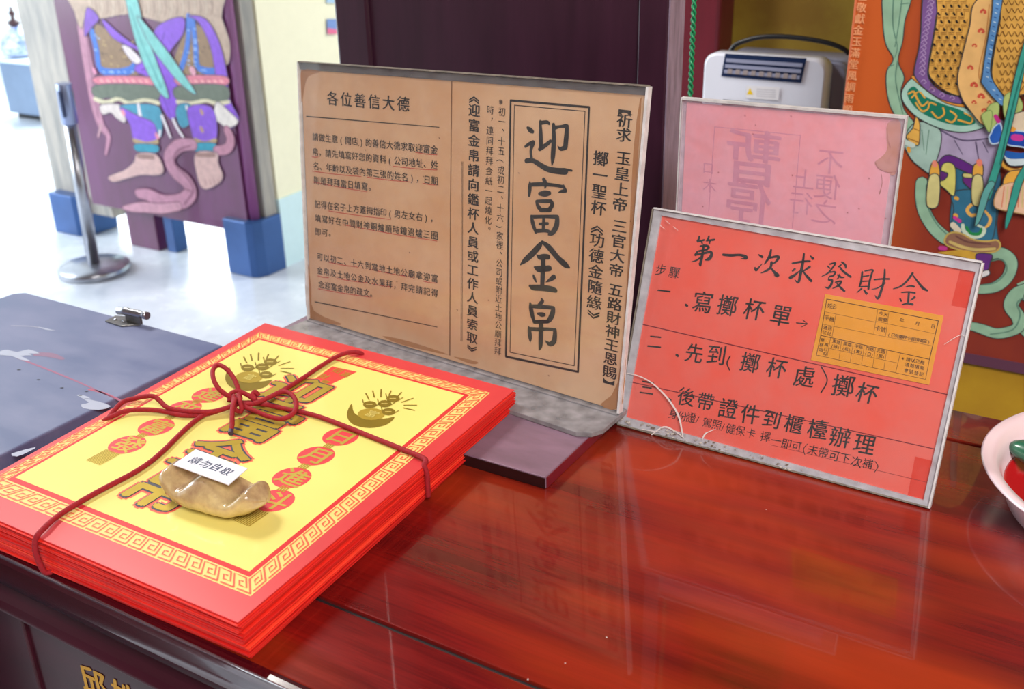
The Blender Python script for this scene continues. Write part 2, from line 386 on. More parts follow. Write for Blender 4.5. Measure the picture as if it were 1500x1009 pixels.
# ================================================================== THE DESK
EDGEW = mat('shaded_wood_edge', (70, 10, 20), .16, var=.3, vs_=3, stretch=(1, 8, 8), coat=.7, coat_r=.06)  # desk edge darkened in colour for the shadow below the pack
desk = thing('desk', 'red-brown lacquered wooden desk with grooved top and rounded front edge', 'desk', (-.2, .7, 0))
XL, XR, YF, YB = -.872, .75, .392, 1.045
top = MB()
G1, G2, gw = .4815, .978, .0050
def rail(y0, y1, name, round_front=False):
    m = MB()
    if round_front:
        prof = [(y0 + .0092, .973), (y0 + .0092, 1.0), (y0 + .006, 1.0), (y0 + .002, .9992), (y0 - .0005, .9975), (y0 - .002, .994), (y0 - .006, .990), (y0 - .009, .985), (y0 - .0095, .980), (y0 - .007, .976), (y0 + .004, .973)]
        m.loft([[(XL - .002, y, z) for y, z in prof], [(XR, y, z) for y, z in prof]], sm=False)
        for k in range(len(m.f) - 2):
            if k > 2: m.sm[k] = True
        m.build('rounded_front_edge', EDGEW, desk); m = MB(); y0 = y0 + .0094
    m.box((XL, y0, .972), (XR, y1, 1.0)); return m.build(name, WOOD, desk, bevel=.0012)
rail(YF, G1 - gw / 2, 'top_rail', True)
rail(G1 + gw / 2, G2 - gw / 2, 'top_panel')
rail(G2 + gw / 2, YB, 'top_rail')
MB().box((XL + .01, YF + .02, .955), (XR - .01, YB - .01, .9715)).build('top_underlay', BLACKG, desk)
for g_ in (G1, G2): MB().box((XL + .001, g_ - gw / 2 - .0003, .9716), (XR - .001, g_ + gw / 2 + .0003, .9965)).build('groove', BLACKG, desk)
# apron moulding under the top
prof = [(.42, .9545), (.42, .9715), (.402, .9715), (.396, .966), (.390, .960), (.386, .955), (.3815, .9515), (.381, .9485), (.386, .947), (.42, .947)]
m = MB().loft([[(XL + .004, y, z) for y, z in prof], [(XR, y, z) for y, z in prof]], sm=False); m.build('apron_moulding', DKWOOD, desk, bevel=.0008)
MB().box((XL + .02, .402, .30), (XR - .01, .425, .947)).build('front_panel', DKWOOD, desk, bevel=.001)
MB().box((XL + .004, .398, .05), (-.759, .45, .947)).build('stile', DKWOOD, desk, bevel=.0018)
MB().box((XL + .02, .43, .30), (XL + .04, YB - .03, .955)).build('side_panel', DKWOOD, desk)
MB().box((XR - .04, .43, .30), (XR - .02, YB - .03, .955)).build('side_panel', DKWOOD, desk)
for x in (XL + .02, XR - .08):
    for y in (.43, YB - .09): MB().box((x, y, 0), (x + .06, y + .06, .955)).build('leg', DKWOOD, desk, bevel=.004)
# gold characters painted on the front panel (only their tops are in view)
fs = Sheet((0, .402, .9), (1, 0, 0), (0, 0, 1))
g = (214, 160, 30)
fs.char('邱', fs.px(137, 1000), .032, g, .0006, bold=.03, shear=.05)
fs.char('姓', fs.px(183, 1021), .030, g, .0006, bold=.03, shear=.05)
fs.char('敬', fs.px(230, 1042), .030, g, .0006, bold=.03, shear=.05)
tag(fs.done('gold_lettering', INK, desk), 'gold painted characters')

# ================================================================== SLATE-COLOURED BOX
box = thing('wooden_box', 'slate-blue painted wooden box with scraped flat lid, beside the desk at far left', 'box', (-1.06, .54, 0))
lx0, lx1, ly0, ly1 = -1.262, -.8795, .30, .777
lm = MB(); 
pts = [(lx0 + .012, ly1), (lx0, ly1 - .012), (lx0, ly0), (lx1, ly0), (lx1, ly1)]
lm.loft([[(x, y, .997) for x, y in pts], [(x, y, 1.015) for x, y in pts]], sm=False)
lid = lm.build('lid', SLATE, box, bevel=.002)
MB().box((lx0 + .02, ly0 + .02, .05), (lx1 - .02, ly1 - .02, .9965)).build('box_body', SLATED, box, bevel=.002)
MB().box((lx0 + .03, ly0 + .03, 0), (lx1 - .03, ly1 - .03, .0495)).build('plinth', SLATED, box)
ls = Sheet((0, 0, 1.0152), (1, 0, 0), (0, 1, 0))
wv = (164, 170, 190)
for P in (Z(3.603, 0, 420, [(0, 340), (40, 332), (90, 345), (150, 330), (210, 352), (150, 352), (170, 362), (110, 365), (160, 390), (110, 385), (60, 365), (0, 360)]),
          Z(3.603, 0, 420, [(405, 572), (440, 572), (480, 590), (440, 588), (520, 605), (585, 630), (520, 650), (440, 640), (430, 620), (470, 610)]),
          Z(3.603, 0, 420, [(60, 880), (190, 845), (150, 870), (90, 895)]), Z(3.603, 0, 420, [(200, 210), (290, 230), (240, 226)])):
    ls.ppoly(P, wv, 0, 2); tag(ls.done('paint_scrape', INK, box, org=(-1.06, .54, 0)), 'dried white paint scrape')
for a, b, wd, cc in (((95, 375), (640, 605), 7, (150, 92, 122)), ((200, 355), (330, 380), 26, (132, 100, 128)), ((470, 540), (640, 600), 9, (168, 84, 110)), ((60, 205), (290, 230), 4, (150, 152, 170))):
    q = Z(3.603, 0, 420, [(a[0], a[1], wd), ((a[0] + b[0]) / 2, (a[1] + b[1]) / 2 - 8, wd), (b[0], b[1], wd * .5)]); ls.pstroke(q, cc, -.0001)
for x, y in ((100, 438), (203, 490), (327, 533), (457, 552), (425, 573), (812, 532)):
    u, v = x / 3.603, 420 + y / 3.603; ls.pstroke([(u - 1.3, v, 1.6), (u + 1.3, v, 1.6)], (34, 30, 40), .0001, smooth=0)
o = ls.done('scratches', INK, box, org=(-1.06, .54, 0)); 
tag(o, 'reddish scratches and dark nicks', kind='stuff')
# the latch at the lid's far edge
hp = MB()
A = [onz(x / 3.603, 420 + y / 3.603, 1.0152) for x, y in ((556, 186), (640, 213), (740, 206), (700, 165), (612, 158))]
hp.loft([[(p.x, p.y, 1.0152) for p in A], [(p.x, p.y, 1.0172) for p in A]], sm=False)
latch = hp.build('latch', DSTEEL, box, bevel=.0004)
o = MB().box((-1.040, .769, 1.0172), (-1.012, .773, 1.028)); o.build('latch_tab', DSTEEL, latch, org=box.location, bevel=.001)
mb = MB().tube([(-1.052, .771, 1.0285), (-1.035, .7715, 1.030), (-1.0345, .7715, 1.030), (-1.014, .7722, 1.0305), (-1.012, .7722, 1.0305), (-1.006, .7724, 1.0305), (-1.001, .7726, 1.0305)], [.0052, .0052, .0046, .0046, .0032, .005, .005], 14)
mb.build('latch_barrel', STEEL, latch, org=box.location)
for x, y in ((610, 172), (652, 182), (712, 176)):
    c = onz(x / 3.603, 420 + y / 3.603, 1.0175)
    MB().lathe([(.0001, .0018), (.0016, .0014), (.0024, 0)][::-1], (c.x, c.y, 1.0172), 12).build('screw', STEEL, latch, org=box.location)

# ================================================================== DARK UPRIGHT BOARD
bl = ony(497.2, 91.5, 1.09); br = ony(981, 0, 1.09)
brd = thing('wooden_screen', 'tall dark maroon wooden screen panel standing behind the brown paper sign', 'screen', (-.7, 1.1, 0))
MB().box((bl.x + .05, 1.094, .02), (br.x - .0, 1.128, 2.5)).build('panel', BOARDW, brd)
MB().box((bl.x, 1.088, 0), (bl.x + .055, 1.135, 2.55)).build('stile', BOARDW, brd, bevel=.004)
MB().box((br.x - .036, 1.0885, 0), (br.x - .0005, 1.1335, 2.55)).build('stile', BOARDW, brd, bevel=.002)
MB().box((br.x - .0004, 1.090, 0), (br.x + .0012, 1.132, 2.549)).build('lit_edge', BEV, brd)
MB().box((bl.x + .055, 1.09, 2.46), (br.x - .036, 1.133, 2.55)).build('top_rail', BOARDW, brd)

# green twisted bead cord beside the board
cordt = thing('bead_cord', 'green twisted bead cord hanging beside the dark screen edge', 'cord', (-.452, 1.16, 1.0))
a = ony(1017, 0, 1.155); b = ony(1011, 150, 1.155); dd = (a - b)
pa = a + dd * 3; n = 120; 
for s_ in (0, 1):
    pts = []
    for k in range(n * 3):
        t = k / (n * 3 - 1); p = pa.lerp(b - dd * .6, t); an = k * .62 + s_ * pi
        pts.append((p.x + .0017 * math.cos(an), p.y + .0017 * math.sin(an), p.z))
    MB().tube(pts, .0016, 6).build('strand', GREENB, cordt)

# ================================================================== WHITE MACHINE
HY = 1.8
h0 = ony(1028, 140, HY); h1 = ony(1206, 150, HY); ht = ony(1110, 70, HY)
hx0, hx1, hz1 = h0.x, h1.x, ony(1060, 82, HY).z + .004
hz0 = hz1 - .27
ht_ = thing('air_heater', 'white boxy electric appliance with dark blue louvred window and black handle cable', 'appliance', ((hx0 + hx1) / 2, HY + .08, hz0))
def rrect(x0, x1, z0, z1, r, n=6):
    o = []
    for cx, cz, a0 in ((x1 - r, z1 - r, 0), (x0 + r, z1 - r, 90), (x0 + r, z0 + r, 180), (x1 - r, z0 + r, 270)):
        for k in range(n + 1): a = math.radians(a0 + 90 * k / n); o.append((cx + r * math.cos(a), cz + r * math.sin(a)))
    return o
rr = rrect(hx0, hx1, hz0, hz1, .022); ri = rrect(hx0 + .004, hx1 - .004, hz0 + .004, hz1 - .004, .020)
m = MB().loft([[(x, HY, z) for x, z in ri], [(x, HY + .006, z) for x, z in rr], [(x, HY + .04, z) for x, z in rr]], sm=True); m.build('front_shell', WHITEP, ht_)
rr2 = rrect(hx0 + .003, hx1 + .022, hz0 + .003, hz1 - .012, .02)
MB().loft([[(x, HY + .0402, z) for x, z in rr2], [(x, HY + .17, z) for x, z in rr2]], sm=True).build('rear_shell', GREYP, ht_)
MB().box((hx1 + .0225, HY + .06, hz0 + .03), (hx1 + .034, HY + .16, hz1 - .03)).build('side_vent', BLACKP, ht_, bevel=.003)
hs = Sheet((0, HY - .0012, 1.1), (1, 0, 0), (0, 0, 1))
win = Z(2.803, 980, 0, [(232, 220), (565, 240), (543, 340), (216, 312)])
wl = [hs.px(*p) for p in win]
o = slab(hs, wl[::-1], -.0010, .0015).build('louvre_window', NAVY, ht_)
for k in range(3):
    t = .25 + k * .25; L_ = [wl[0][0] + (wl[3][0] - wl[0][0]) * t + .004, wl[0][1] + (wl[3][1] - wl[0][1]) * t]; R_ = [wl[1][0] + (wl[2][0] - wl[1][0]) * t - .004, wl[1][1] + (wl[2][1] - wl[1][1]) * t]
    slab(hs, [(L_[0], L_[1] - .004), (R_[0], R_[1] - .004), (R_[0], R_[1] + .002), (L_[0], L_[1] + .002)], .0016, .0035).build('slat', GREYP, o, org=ht_.location)
for k in range(9):
    t = .08 + k * .1; x = wl[3][0] + (wl[2][0] - wl[3][0]) * t; zt = wl[3][1] + (wl[2][1] - wl[3][1]) * t
    slab(hs, [(x, zt + .006), (x + .008, zt + .006), (x + .009, zt + .014), (x + .001, zt + .014)], .0036, .0045).build('fin', mat('beige_fin', (150, 140, 140), .5), o, org=ht_.location)
hs.new()
hs.ppoly(Z(2.803, 980, 0, [(318, 350), (455, 358), (450, 412), (315, 402)]), (226, 226, 232), .0014)
hs.ppoly(Z(2.803, 980, 0, [(334, 360), (346, 388), (320, 387)]), (236, 200, 30), .0016)
for k in range(4): hs.pstroke(Z(2.803, 980, 0, [(362, 366 + k * 9, 3), (438, 371 + k * 9, 3)]), (190, 190, 200), .0016, smooth=0)
hs.done('warning_label', INK, ht_, org=ht_.location)
s1 = [hs.px(*p) for p in Z(2.803, 980, 0, [(222, 408), (522, 438), (515, 470), (216, 440)])]
slab(hs, s1[::-1], .0, .0016).build('slot', BLACKP, ht_)
ca = [ony(*p, HY + .05) for p in Z(2.803, 980, 0, [(268, 188), (320, 165), (380, 152), (470, 150), (570, 160), (660, 178), (715, 200), (740, 222)])]
ca = [ca[0] - Vector((.01, 0, .02))] + ca
MB().tube(cr([tuple(p) for p in ca], 5, False), .0042, 8).build('handle', BLACKP, ht_)
std = thing('cabinet', 'ochre-brown low cabinet hidden behind the signs, carrying the white appliance', 'cabinet', ((hx0 + hx1) / 2, HY + .08, 0))
MB().box((hx0 - .06, HY - .04, .03), (hx1 + .02, HY + .28, hz0 - .025)).build('body', DKWOOD, std)
MB().box((hx0 - .07, HY - .05, hz0 - .0245), (hx1 + .03, HY + .29, hz0 - .0005)).build('top', DKWOOD, std, bevel=.003)

# ================================================================== RIGHT DOOR LEAF WITH PAINTED GUARDIAN
pl = ony(1251, 0, 1.5).x
rd = thing('door_leaf', 'rust-red temple door leaf painted with an armoured guardian in green ribbons', 'door', (.2, 1.52, .856))
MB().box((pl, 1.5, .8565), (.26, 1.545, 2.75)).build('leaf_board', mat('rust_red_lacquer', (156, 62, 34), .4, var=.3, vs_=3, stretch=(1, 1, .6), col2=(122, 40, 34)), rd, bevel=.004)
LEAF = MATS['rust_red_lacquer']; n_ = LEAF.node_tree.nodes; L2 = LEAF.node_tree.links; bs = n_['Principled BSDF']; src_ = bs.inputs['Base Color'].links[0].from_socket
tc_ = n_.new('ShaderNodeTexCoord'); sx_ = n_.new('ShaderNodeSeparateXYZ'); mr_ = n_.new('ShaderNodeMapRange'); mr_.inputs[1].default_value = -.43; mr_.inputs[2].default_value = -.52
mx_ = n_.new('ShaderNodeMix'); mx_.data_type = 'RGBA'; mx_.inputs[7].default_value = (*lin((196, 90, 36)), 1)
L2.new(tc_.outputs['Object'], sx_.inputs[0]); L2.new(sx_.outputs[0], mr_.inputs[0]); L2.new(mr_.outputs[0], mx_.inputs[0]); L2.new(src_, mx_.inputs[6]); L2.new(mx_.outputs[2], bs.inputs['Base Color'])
MB().box((pl + .03, 1.4985, .8565), (.25, 1.4999, .872)).build('bottom_band', mat('dull_plum_paint', (92, 50, 72), .5), rd)
rs = Sheet((0, 1.4994, 1.0), (1, 0, 0), (0, 0, 1))
A6 = lambda p: Z(3.364, 1220, 0, p)
A7 = lambda p: Z(4.587, 1200, 280, p)
A8 = lambda p: Z(5.045, 1380, 130, p)
DK = (58, 62, 66)
h = [.0002]
def S(pts, col, sm=4, ol=DK, ow=1.5):
    h[0] += .00002; rs.ppoly(pts, col, h[0], sm, ol, ow); h[0] += .00003
def K(pts, col, ol=None):
    h[0] += .00002
    if ol: rs.pstroke([(a, b, c + 2.4) for a, b, c in pts], ol, h[0]); h[0] += .00002
    rs.pstroke(pts, col, h[0])
MINT, MINTD = (150, 188, 160), (98, 138, 120)
# long ribbon
S(A6([(255, -60), (247, 110), (262, 220), (298, 290), (266, 350), (264, 430), (282, 520), (330, 610), (372, 680), (410, 620), (352, 540), (335, 450), (352, 380), (322, 300), (345, 200), (356, 100), (384, 10), (384, -60)]), MINT)
for q in ([(300, -40, 7), (296, 120, 7), (318, 230, 5), (304, 286, 3)], [(345, -40, 6), (325, 120, 6), (306, 230, 5)], [(320, 300, 8), (310, 400, 6), (345, 560, 5)], [(275, 330, 5), (300, 318, 5)], [(335, 20, 5), (372, 16, 5)]): K(A6(q), MINTD)
K(A7([(690, -60, 75), (688, 30, 78), (705, 130, 78), (760, 230, 80), (830, 300, 85), (880, 330, 80)]), MINT, DK)
K(A7([(720, -40, 10), (730, 100, 10), (790, 220, 10), (860, 290, 8)]), MINTD)
K(A7([(1150, 430, 60), (1220, 415, 80), (1290, 470, 75), (1270, 570, 70), (1190, 640, 70), (1080, 660, 60)]), MINT, DK)
K(A7([(1150, 470, 8), (1230, 460, 10), (1260, 530, 10), (1190, 610, 10), (1090, 630, 8)]), MINTD)
K(A7([(1430, 640, 70), (1330, 690, 90), (1290, 770, 90), (1340, 850, 85), (1330, 920, 70), (1200, 955, 70), (1080, 920, 65), (1000, 900, 50)]), MINT, DK)
K(A7([(1400, 700, 8), (1330, 750, 10), (1350, 830, 10), (1300, 930, 9), (1150, 960, 8)]), MINTD)
K(A7([(1560, 560, 60), (1450, 640, 70), (1400, 720, 50)]), MINT, DK)
# leg robe, boot
S(A8([(100, 560), (75, 800), (60, 1009), (120, 1200), (400, 1200), (405, 1000), (430, 780), (400, 560)]), (52, 112, 142))
S(A7([(905, 0), (1200, 0), (1195, 120), (1160, 330), (1050, 325), (950, 290), (890, 250), (905, 120)]), (52, 112, 142))
for x, y in ((920, 45), (915, 160)): K(A7([(x, y, 28), (x + 10, y + 6, 22)]), (224, 170, 74))
K(A7([(1080, 98, 20), (1030, 88, 22), (995, 125, 22), (1020, 160, 24), (1048, 158, 22)]), (232, 178, 92))
K(A7([(1115, 132, 14), (1150, 180, 20), (1138, 225, 20), (1110, 248, 12)]), (232, 178, 92))
K(A7([(965, 225, 22), (975, 270, 26), (1030, 305, 28), (1090, 295, 26), (1110, 255, 22), (1060, 225, 16)]), (206, 222, 200))
K(A7([(990, 240, 18), (1020, 282, 20), (1075, 284, 22), (1090, 250, 14)]), (40, 140, 76))
K(A7([(910, 175, 22), (945, 200, 26)]), (206, 60, 150)); K(A7([(900, 225, 40), (935, 265, 40)]), (226, 214, 190))
S(A7([(900, 275), (855, 300), (850, 355), (950, 395), (1060, 415), (1180, 405), (1218, 365), (1195, 328), (1130, 335), (1040, 325), (960, 285)]), (146, 104, 84), ol=(200, 170, 90), ow=2.5)
K(A7([(880, 340, 20), (960, 372, 22), (1060, 392, 22), (1180, 385, 20)]), (206, 180, 110))
K(A7([(920, 300, 10), (1000, 340, 12), (1150, 355, 10)]), (110, 70, 66))
S(A7([(880, 400), (990, 395), (1060, 425), (1055, 470), (960, 440), (800, 415)]), (206, 160, 60), ol=None)
S(A7([(1060, 420), (1160, 425), (1150, 480), (1135, 525), (1085, 530), (1060, 480)]), (104, 50, 132))
S(A7([(1085, 545), (1135, 528), (1148, 548), (1135, 565), (1085, 580)]), (226, 222, 224))
K(A7([(815, 380, 30), (845, 383, 34)]), (196, 60, 140))
# lavender skirt, cloths
S(A6([(515, 630), (620, 650), (700, 640), (760, 610), (840, 590), (880, 640), (850, 720), (800, 900), (760, 980), (725, 900), (700, 830), (560, 770), (515, 830), (490, 720)]), (172, 158, 190))
for q in ([(600, 690, 5), (640, 760, 4)], [(705, 700, 8), (720, 790, 5)], [(740, 700, 5), (765, 750, 4)], [(530, 640, 8), (640, 690, 9), (770, 680, 6)]): K(A6(q), (96, 84, 116))
S(A6([(412, 600), (520, 630), (535, 700), (508, 800), (480, 852), (440, 830), (385, 780), (350, 690)]), (164, 194, 184))
for q in ([(440, 640, 4), (450, 740, 3)], [(475, 640, 4), (460, 760, 3)]): K(A6(q), MINTD)
S(A6([(575, 762), (520, 800), (520, 842), (570, 812), (695, 862), (704, 826)]), (98, 40, 128))
S(A6([(580, 800), (606, 835), (600, 960), (560, 935), (528, 900), (568, 855), (535, 842), (545, 806)]), (214, 206, 112))
S(A6([(530, 842), (568, 858), (545, 888), (528, 876)]), (100, 44, 120))
S(A8([(165, 650), (245, 640), (230, 700), (225, 745), (160, 690)]), (112, 46, 130)); S(A8([(160, 622), (230, 630), (225, 655), (160, 652)]), (216, 206, 130))
# tassels
for f in (A8,):
    S(f([(238, 560), (300, 556), (298, 650), (230, 655)]), (226, 168, 70)); S(f([(228, 655), (300, 650), (300, 845), (225, 845)]), (210, 200, 136)); K(f([(275, 535, 40), (280, 552, 40)]), (232, 130, 110))
S(A6([(490, 800), (520, 800), (526, 870), (478, 870)]), (226, 168, 70)); S(A6([(476, 870), (526, 870), (520, 1009), (464, 1009)]), (210, 200, 136)); K(A6([(502, 800, 24), (504, 812, 24)]), (232, 140, 120))
S(A6([(410, 575), (428, 600), (430, 650), (420, 716), (362, 676), (395, 630)]), (228, 176, 84))
for q in ([(372, 680, 5), (424, 700, 5)], [(398, 630, 4), (430, 645, 4)]): K(A6(q), (150, 96, 40))
K(A6([(374, 730, 18), (378, 745, 14)]), (228, 160, 60)); K(A6([(360, 700, 26), (395, 715, 26)]), (196, 212, 204))
# green hem with gold clouds
S(A6([(396, 384), (345, 440), (348, 500), (415, 575), (520, 628), (620, 650), (700, 642), (745, 612), (640, 520), (560, 500), (450, 430)]), (168, 208, 194))
S(A6([(400, 425), (368, 465), (425, 545), (540, 600), (640, 618), (705, 602), (640, 545), (540, 510), (450, 470)]), (18, 120, 96), ol=None)
GO = (224, 168, 70)
for q in ([(375, 460, 9), (400, 450, 10), (415, 480, 10), (440, 520, 9), (470, 500, 8)], [(410, 505, 8), (440, 545, 10), (470, 535, 8), (480, 505, 9), (510, 515, 8)], [(490, 550, 9), (520, 580, 10), (550, 560, 9), (545, 530, 8)], [(560, 590, 9), (590, 600, 10), (610, 570, 9), (580, 545, 8)], [(620, 590, 9), (655, 600, 9), (680, 605, 8), (690, 580, 7), (650, 555, 8)], [(390, 480, 8), (425, 450, 7), (455, 480, 8)]): K(A6(q), GO)
K(A6([(396, 378, 11), (470, 440, 12), (560, 498, 12), (645, 520, 11)]), (226, 150, 60), (90, 60, 40))
# purple scroll band
S(A6([(452, -60), (522, -60), (505, 120), (478, 280), (470, 370), (500, 420), (560, 460), (632, 478), (632, 510), (540, 490), (460, 440), (408, 380), (405, 330), (432, 200)]), (124, 88, 150))
for k in range(15):
    t = k / 14; x = 485 - 60 * t - (0 if t < .6 else -(t - .6) * 40); y = 10 + 350 * t
    K(A6([(x - 14, y, 4), (x, y - 12, 4), (x + 14, y, 4), (x + 4, y + 10, 4), (x - 4, y + 2, 4)]), (178, 150, 196))
for x, y in ((450, 400), (490, 440), (540, 465), (590, 480)): K(A6([(x - 12, y, 4), (x, y - 10, 4), (x + 12, y + 4, 4), (x, y + 10, 4)]), (178, 150, 196))
# gold woven armour
S(A6([(528, -60), (704, -60), (692, 60), (655, 250), (628, 400), (632, 468), (560, 448), (500, 400), (474, 350), (492, 230), (515, 80)]), (226, 172, 82))
for i in range(12):
    y = -10 + i * 38
    for j in range(5):
        x = 530 + j * 38 + (19 if i % 2 else 0) - y * .13
        xr = 690 - y * .15; xl = 520 - y * .10
        if xl < x < xr - 12 and y < 430:
            K(A6([(x, y - 3, 9), (x + 6, y + 5, 9)]), (38, 32, 30))
            K(A6([(x - 14, y + 16, 2.5), (x + 14, y + 18, 2.5)]), (128, 78, 36)); K(A6([(x - 14, y + 24, 2), (x + 14, y + 26, 2)]), (150, 96, 40))
            K(A6([(x + 16, y - 10, 2.2), (x + 14, y + 12, 2.2)]), (150, 96, 40))
# peach panel with red flowers
S(A6([(700, 15), (800, -60), (785, 120), (748, 320), (742, 400), (806, 470), (786, 560), (745, 612), (680, 540), (640, 480), (618, 390), (640, 280), (680, 120)]), (230, 182, 116))
for x, y, r in ((745, 55, 16), (735, 150, 17), (702, 222, 12), (682, 330, 15), (700, 415, 18), (735, 470, 18), (700, 500, 12), (750, 540, 14), (775, 500, 10)):
    K(A6([(x - r * .6, y, r), (x, y - r * .5, r * .9), (x + r * .6, y + r * .2, r)]), (206, 84, 62)); K(A6([(x - 2, y, 5), (x + 3, y + 1, 5)]), (240, 190, 120))
K(A6([(775, 20, 5), (758, 180, 5), (725, 340, 5), (735, 400, 5), (790, 480, 5)]), (190, 130, 70))
# blue trim, gold scales
S(A6([(846, -60), (1100, -60), (1100, 480), (942, 460), (900, 505), (850, 470), (790, 380), (800, 250), (830, 90)]), (220, 168, 80))
for i in range(-2, 13):
    for j in range(9):
        x = 826 + j * 30 + (15 if i % 2 else 0); y = 10 + i * 38
        if x > 842 - max(0, (y - 60)) * .16 + (max(0, y - 380) * 1.1):
            K(A6([(x - 13, y - 10, 3), (x, y + 12, 4), (x + 13, y - 10, 3)]), (112, 70, 30))
S(A6([(802, -60), (846, -60), (824, 100), (794, 250), (786, 370), (852, 480), (832, 512), (744, 412), (742, 370), (762, 230), (788, 80)]), (88, 140, 196))
for k in range(22):
    t = k / 21; x = (820 - 55 * min(1, t * 1.25)) if t < .8 else 765 + (t - .8) * 330; y = 470 * t - 10 + (20 if t > .9 else 0)
    K(A6([(x - 6, y, 4), (x + 5, y + 5, 4)]), (188, 214, 232) if k % 2 else (36, 76, 140))
# lower right clutter: leaves, blue flowers, ring, fringes
for P in ([(770, 520), (820, 500), (822, 560), (792, 640), (765, 600)], [(740, 560), (790, 540), (780, 640), (760, 620)], [(850, 470), (900, 450), (942, 520), (880, 600), (850, 560)]): S(A6(P), (176, 196, 118), ol=(110, 140, 80), ow=1)
S(A6([(870, 570), (1000, 540), (1040, 660), (930, 660), (880, 640)]), (224, 206, 180))
S(A6([(800, 620), (830, 600), (840, 650), (830, 690), (790, 700), (775, 670), (785, 650)]), (40, 96, 190), ol=(190, 214, 236), ow=2)
S(A6([(860, 640), (940, 640), (1040, 660), (1040, 730), (930, 715), (860, 700)]), (24, 70, 170), ol=(190, 214, 236), ow=2)
S(A6([(850, 740), (930, 750), (1040, 740), (1040, 790), (900, 810), (860, 790)]), (206, 220, 226)); S(A6([(850, 735), (930, 745), (1000, 735), (1000, 765), (900, 775), (858, 765)]), (34, 96, 180), ol=None)
K(A6([(900, 668, 34), (930, 672, 34)]), (198, 56, 150)); K(A6([(880, 628, 26), (895, 630, 26)]), (230, 160, 60)); K(A6([(808, 565, 20), (822, 590, 20)]), (196, 50, 140))
K(A6([(850, 715, 13), (833, 760, 14), (850, 810, 14), (905, 830, 13), (960, 815, 12)]), (226, 166, 66), (120, 80, 40))
S(A6([(860, 850), (900, 830), (1000, 835), (1000, 905), (900, 905), (845, 900)]), (230, 170, 70))
S(A6([(845, 900), (1000, 905), (1010, 1040), (870, 1030), (800, 1000)]), (232, 190, 160), ol=(180, 140, 90))
for k in range(8): K(A6([(850 + k * 18, 910, 4), (838 + k * 20, 1010, 4)]), (214, 200, 130) if k % 2 else (222, 120, 90))
# teal sash ribbons over everything
TE, TED = (58, 158, 144), (30, 110, 100)
K(A6([(1010, 80, 34), (942, 290, 34), (880, 560, 34), (820, 790, 32), (765, 960, 36)]), TE, DK)
K(A6([(1000, 140, 8), (900, 480, 8), (830, 800, 8)]), TED)
K(A7([(1165, -60, 40), (1130, 0, 40), (1100, 100, 38), (1075, 180, 24), (1060, 215, 8)]), (104, 176, 172), DK)
K(A7([(1420, -200, 40), (1350, -80, 44), (1310, 60, 40), (1275, 180, 26), (1262, 235, 6)]), TE, DK)
# small vertical inscription
txt = '信士敬獻金玉滿堂風調雨順合境平'
for k, ch in enumerate(txt):
    u, v = 1266 - k * 2.25, -22 + k * 15.6 + k
    if v < 168: rs.char(ch, rs.px(u, v), .0125, (240, 164, 116), .0015, bold=.02)
# the guardian's other half, balanced about the middle of the leaf
MX = -.085; mbp = rs.mb; n0 = len(mbp.v); nf = len(mbp.f)
for f_i in range(nf):
    P_ = [mbp.v[k] for k in mbp.f[f_i]]
    if all(2 * MX - p[0] > -.145 + (1.17 - p[2]) * .165 + .012 for p in P_) and min(p[0] for p in P_) > pl + .075:
        i_ = len(mbp.v); mbp.v += [(2 * MX - p[0], p[1] + .0004 + 0 * p[1], p[2]) for p in P_]
        mbp.face(tuple(i_ + k for k in reversed(range(len(P_)))), 0, mbp.c[f_i])
rs.done('guardian_painting', PAINT, rd)

# ================================================================== LEFT DOOR LEAF WITH PAINTED GUARDIAN
LY = 2.97
b0 = ony(143, 345, LY); b1 = ony(380, 325, LY)
ld = thing('door_leaf', 'plum-purple door leaf painted with a barefoot guardian and snake, on blue metal shoes', 'door', (-3.6, 3.0, 0))
zb = ony(260, 322, LY).z
xl = ony(141, 324, LY).x; xr = ony(384, 330, LY).x
PLUM = mat('plum_lacquer', (104, 44, 92), .35, var=.3, vs_=3, stretch=(2, 1, .5), col2=(86, 30, 66), coat=.2)
MB().box((xl, LY, zb), (ony(362, 322, LY).x, LY + .05, 3.1)).build('leaf_board', PLUM, ld)
m = MB(); xs = ony(373, 322, LY).x
for x, r in ((xs - .02, .022), (xl + .02, .02)):
    m.loft([[(min(x, xs - r - .004) + r * math.cos(a_ * pi / 8), LY + .028 + r * 1.0 * math.sin(a_ * pi / 8), z_) for a_ in range(16)] for z_ in (zb + .001, 3.1)])
m.build('rounded_edge', mat('plum_edge_highlight', (140, 80, 130), .3, coat=.3), ld)  # highlight along the door edge painted as a paler plum
xs = ony(373, 322, LY).x; ys = LY
while True:
    P_ = Vector((xs, ys, .3)); d_ = P_ - CAM
    if d_.dot(rt) / d_.dot(fw) * F + 750 > 404 or ys > 3.5: break
    ys += .005
MB().box((xs - .10, LY + .062, zb - .03), (xs, ys, 3.15)).build('rear_stile', MARB, ld, bevel=.004)
ml = ony(60, 150, LY + .12)
a_ = ony(36, 0, LY + .1).x; 
MB().box((ony(40, 30, LY + .1).x, LY + .062, ony(95, 300, LY + .1).z), (xl + .05, LY + .19, 3.15)).build('side_board', MARB, ld, bevel=.004)
def shoe(x0, x1, y0, y1, z1, name):
    o = MB().loft([[(x, y, z_) for x, y in [(x0, y1), (x0, y0), (x1 - .05, y0), (x1 - .02, y0 + .012), (x1, y0 + .05), (x1, y1)]] for z_ in (0, z1)], sm=False).build(name, BLUEF, ld, bevel=.006)
    return o
s0 = ony(328, 326, LY - .02).x; s1_ = ony(398, 325, LY - .02).x
shoe(s0, xs + .02, LY - .03, LY + .135, ony(360, 326, LY - .03).z, 'metal_shoe')
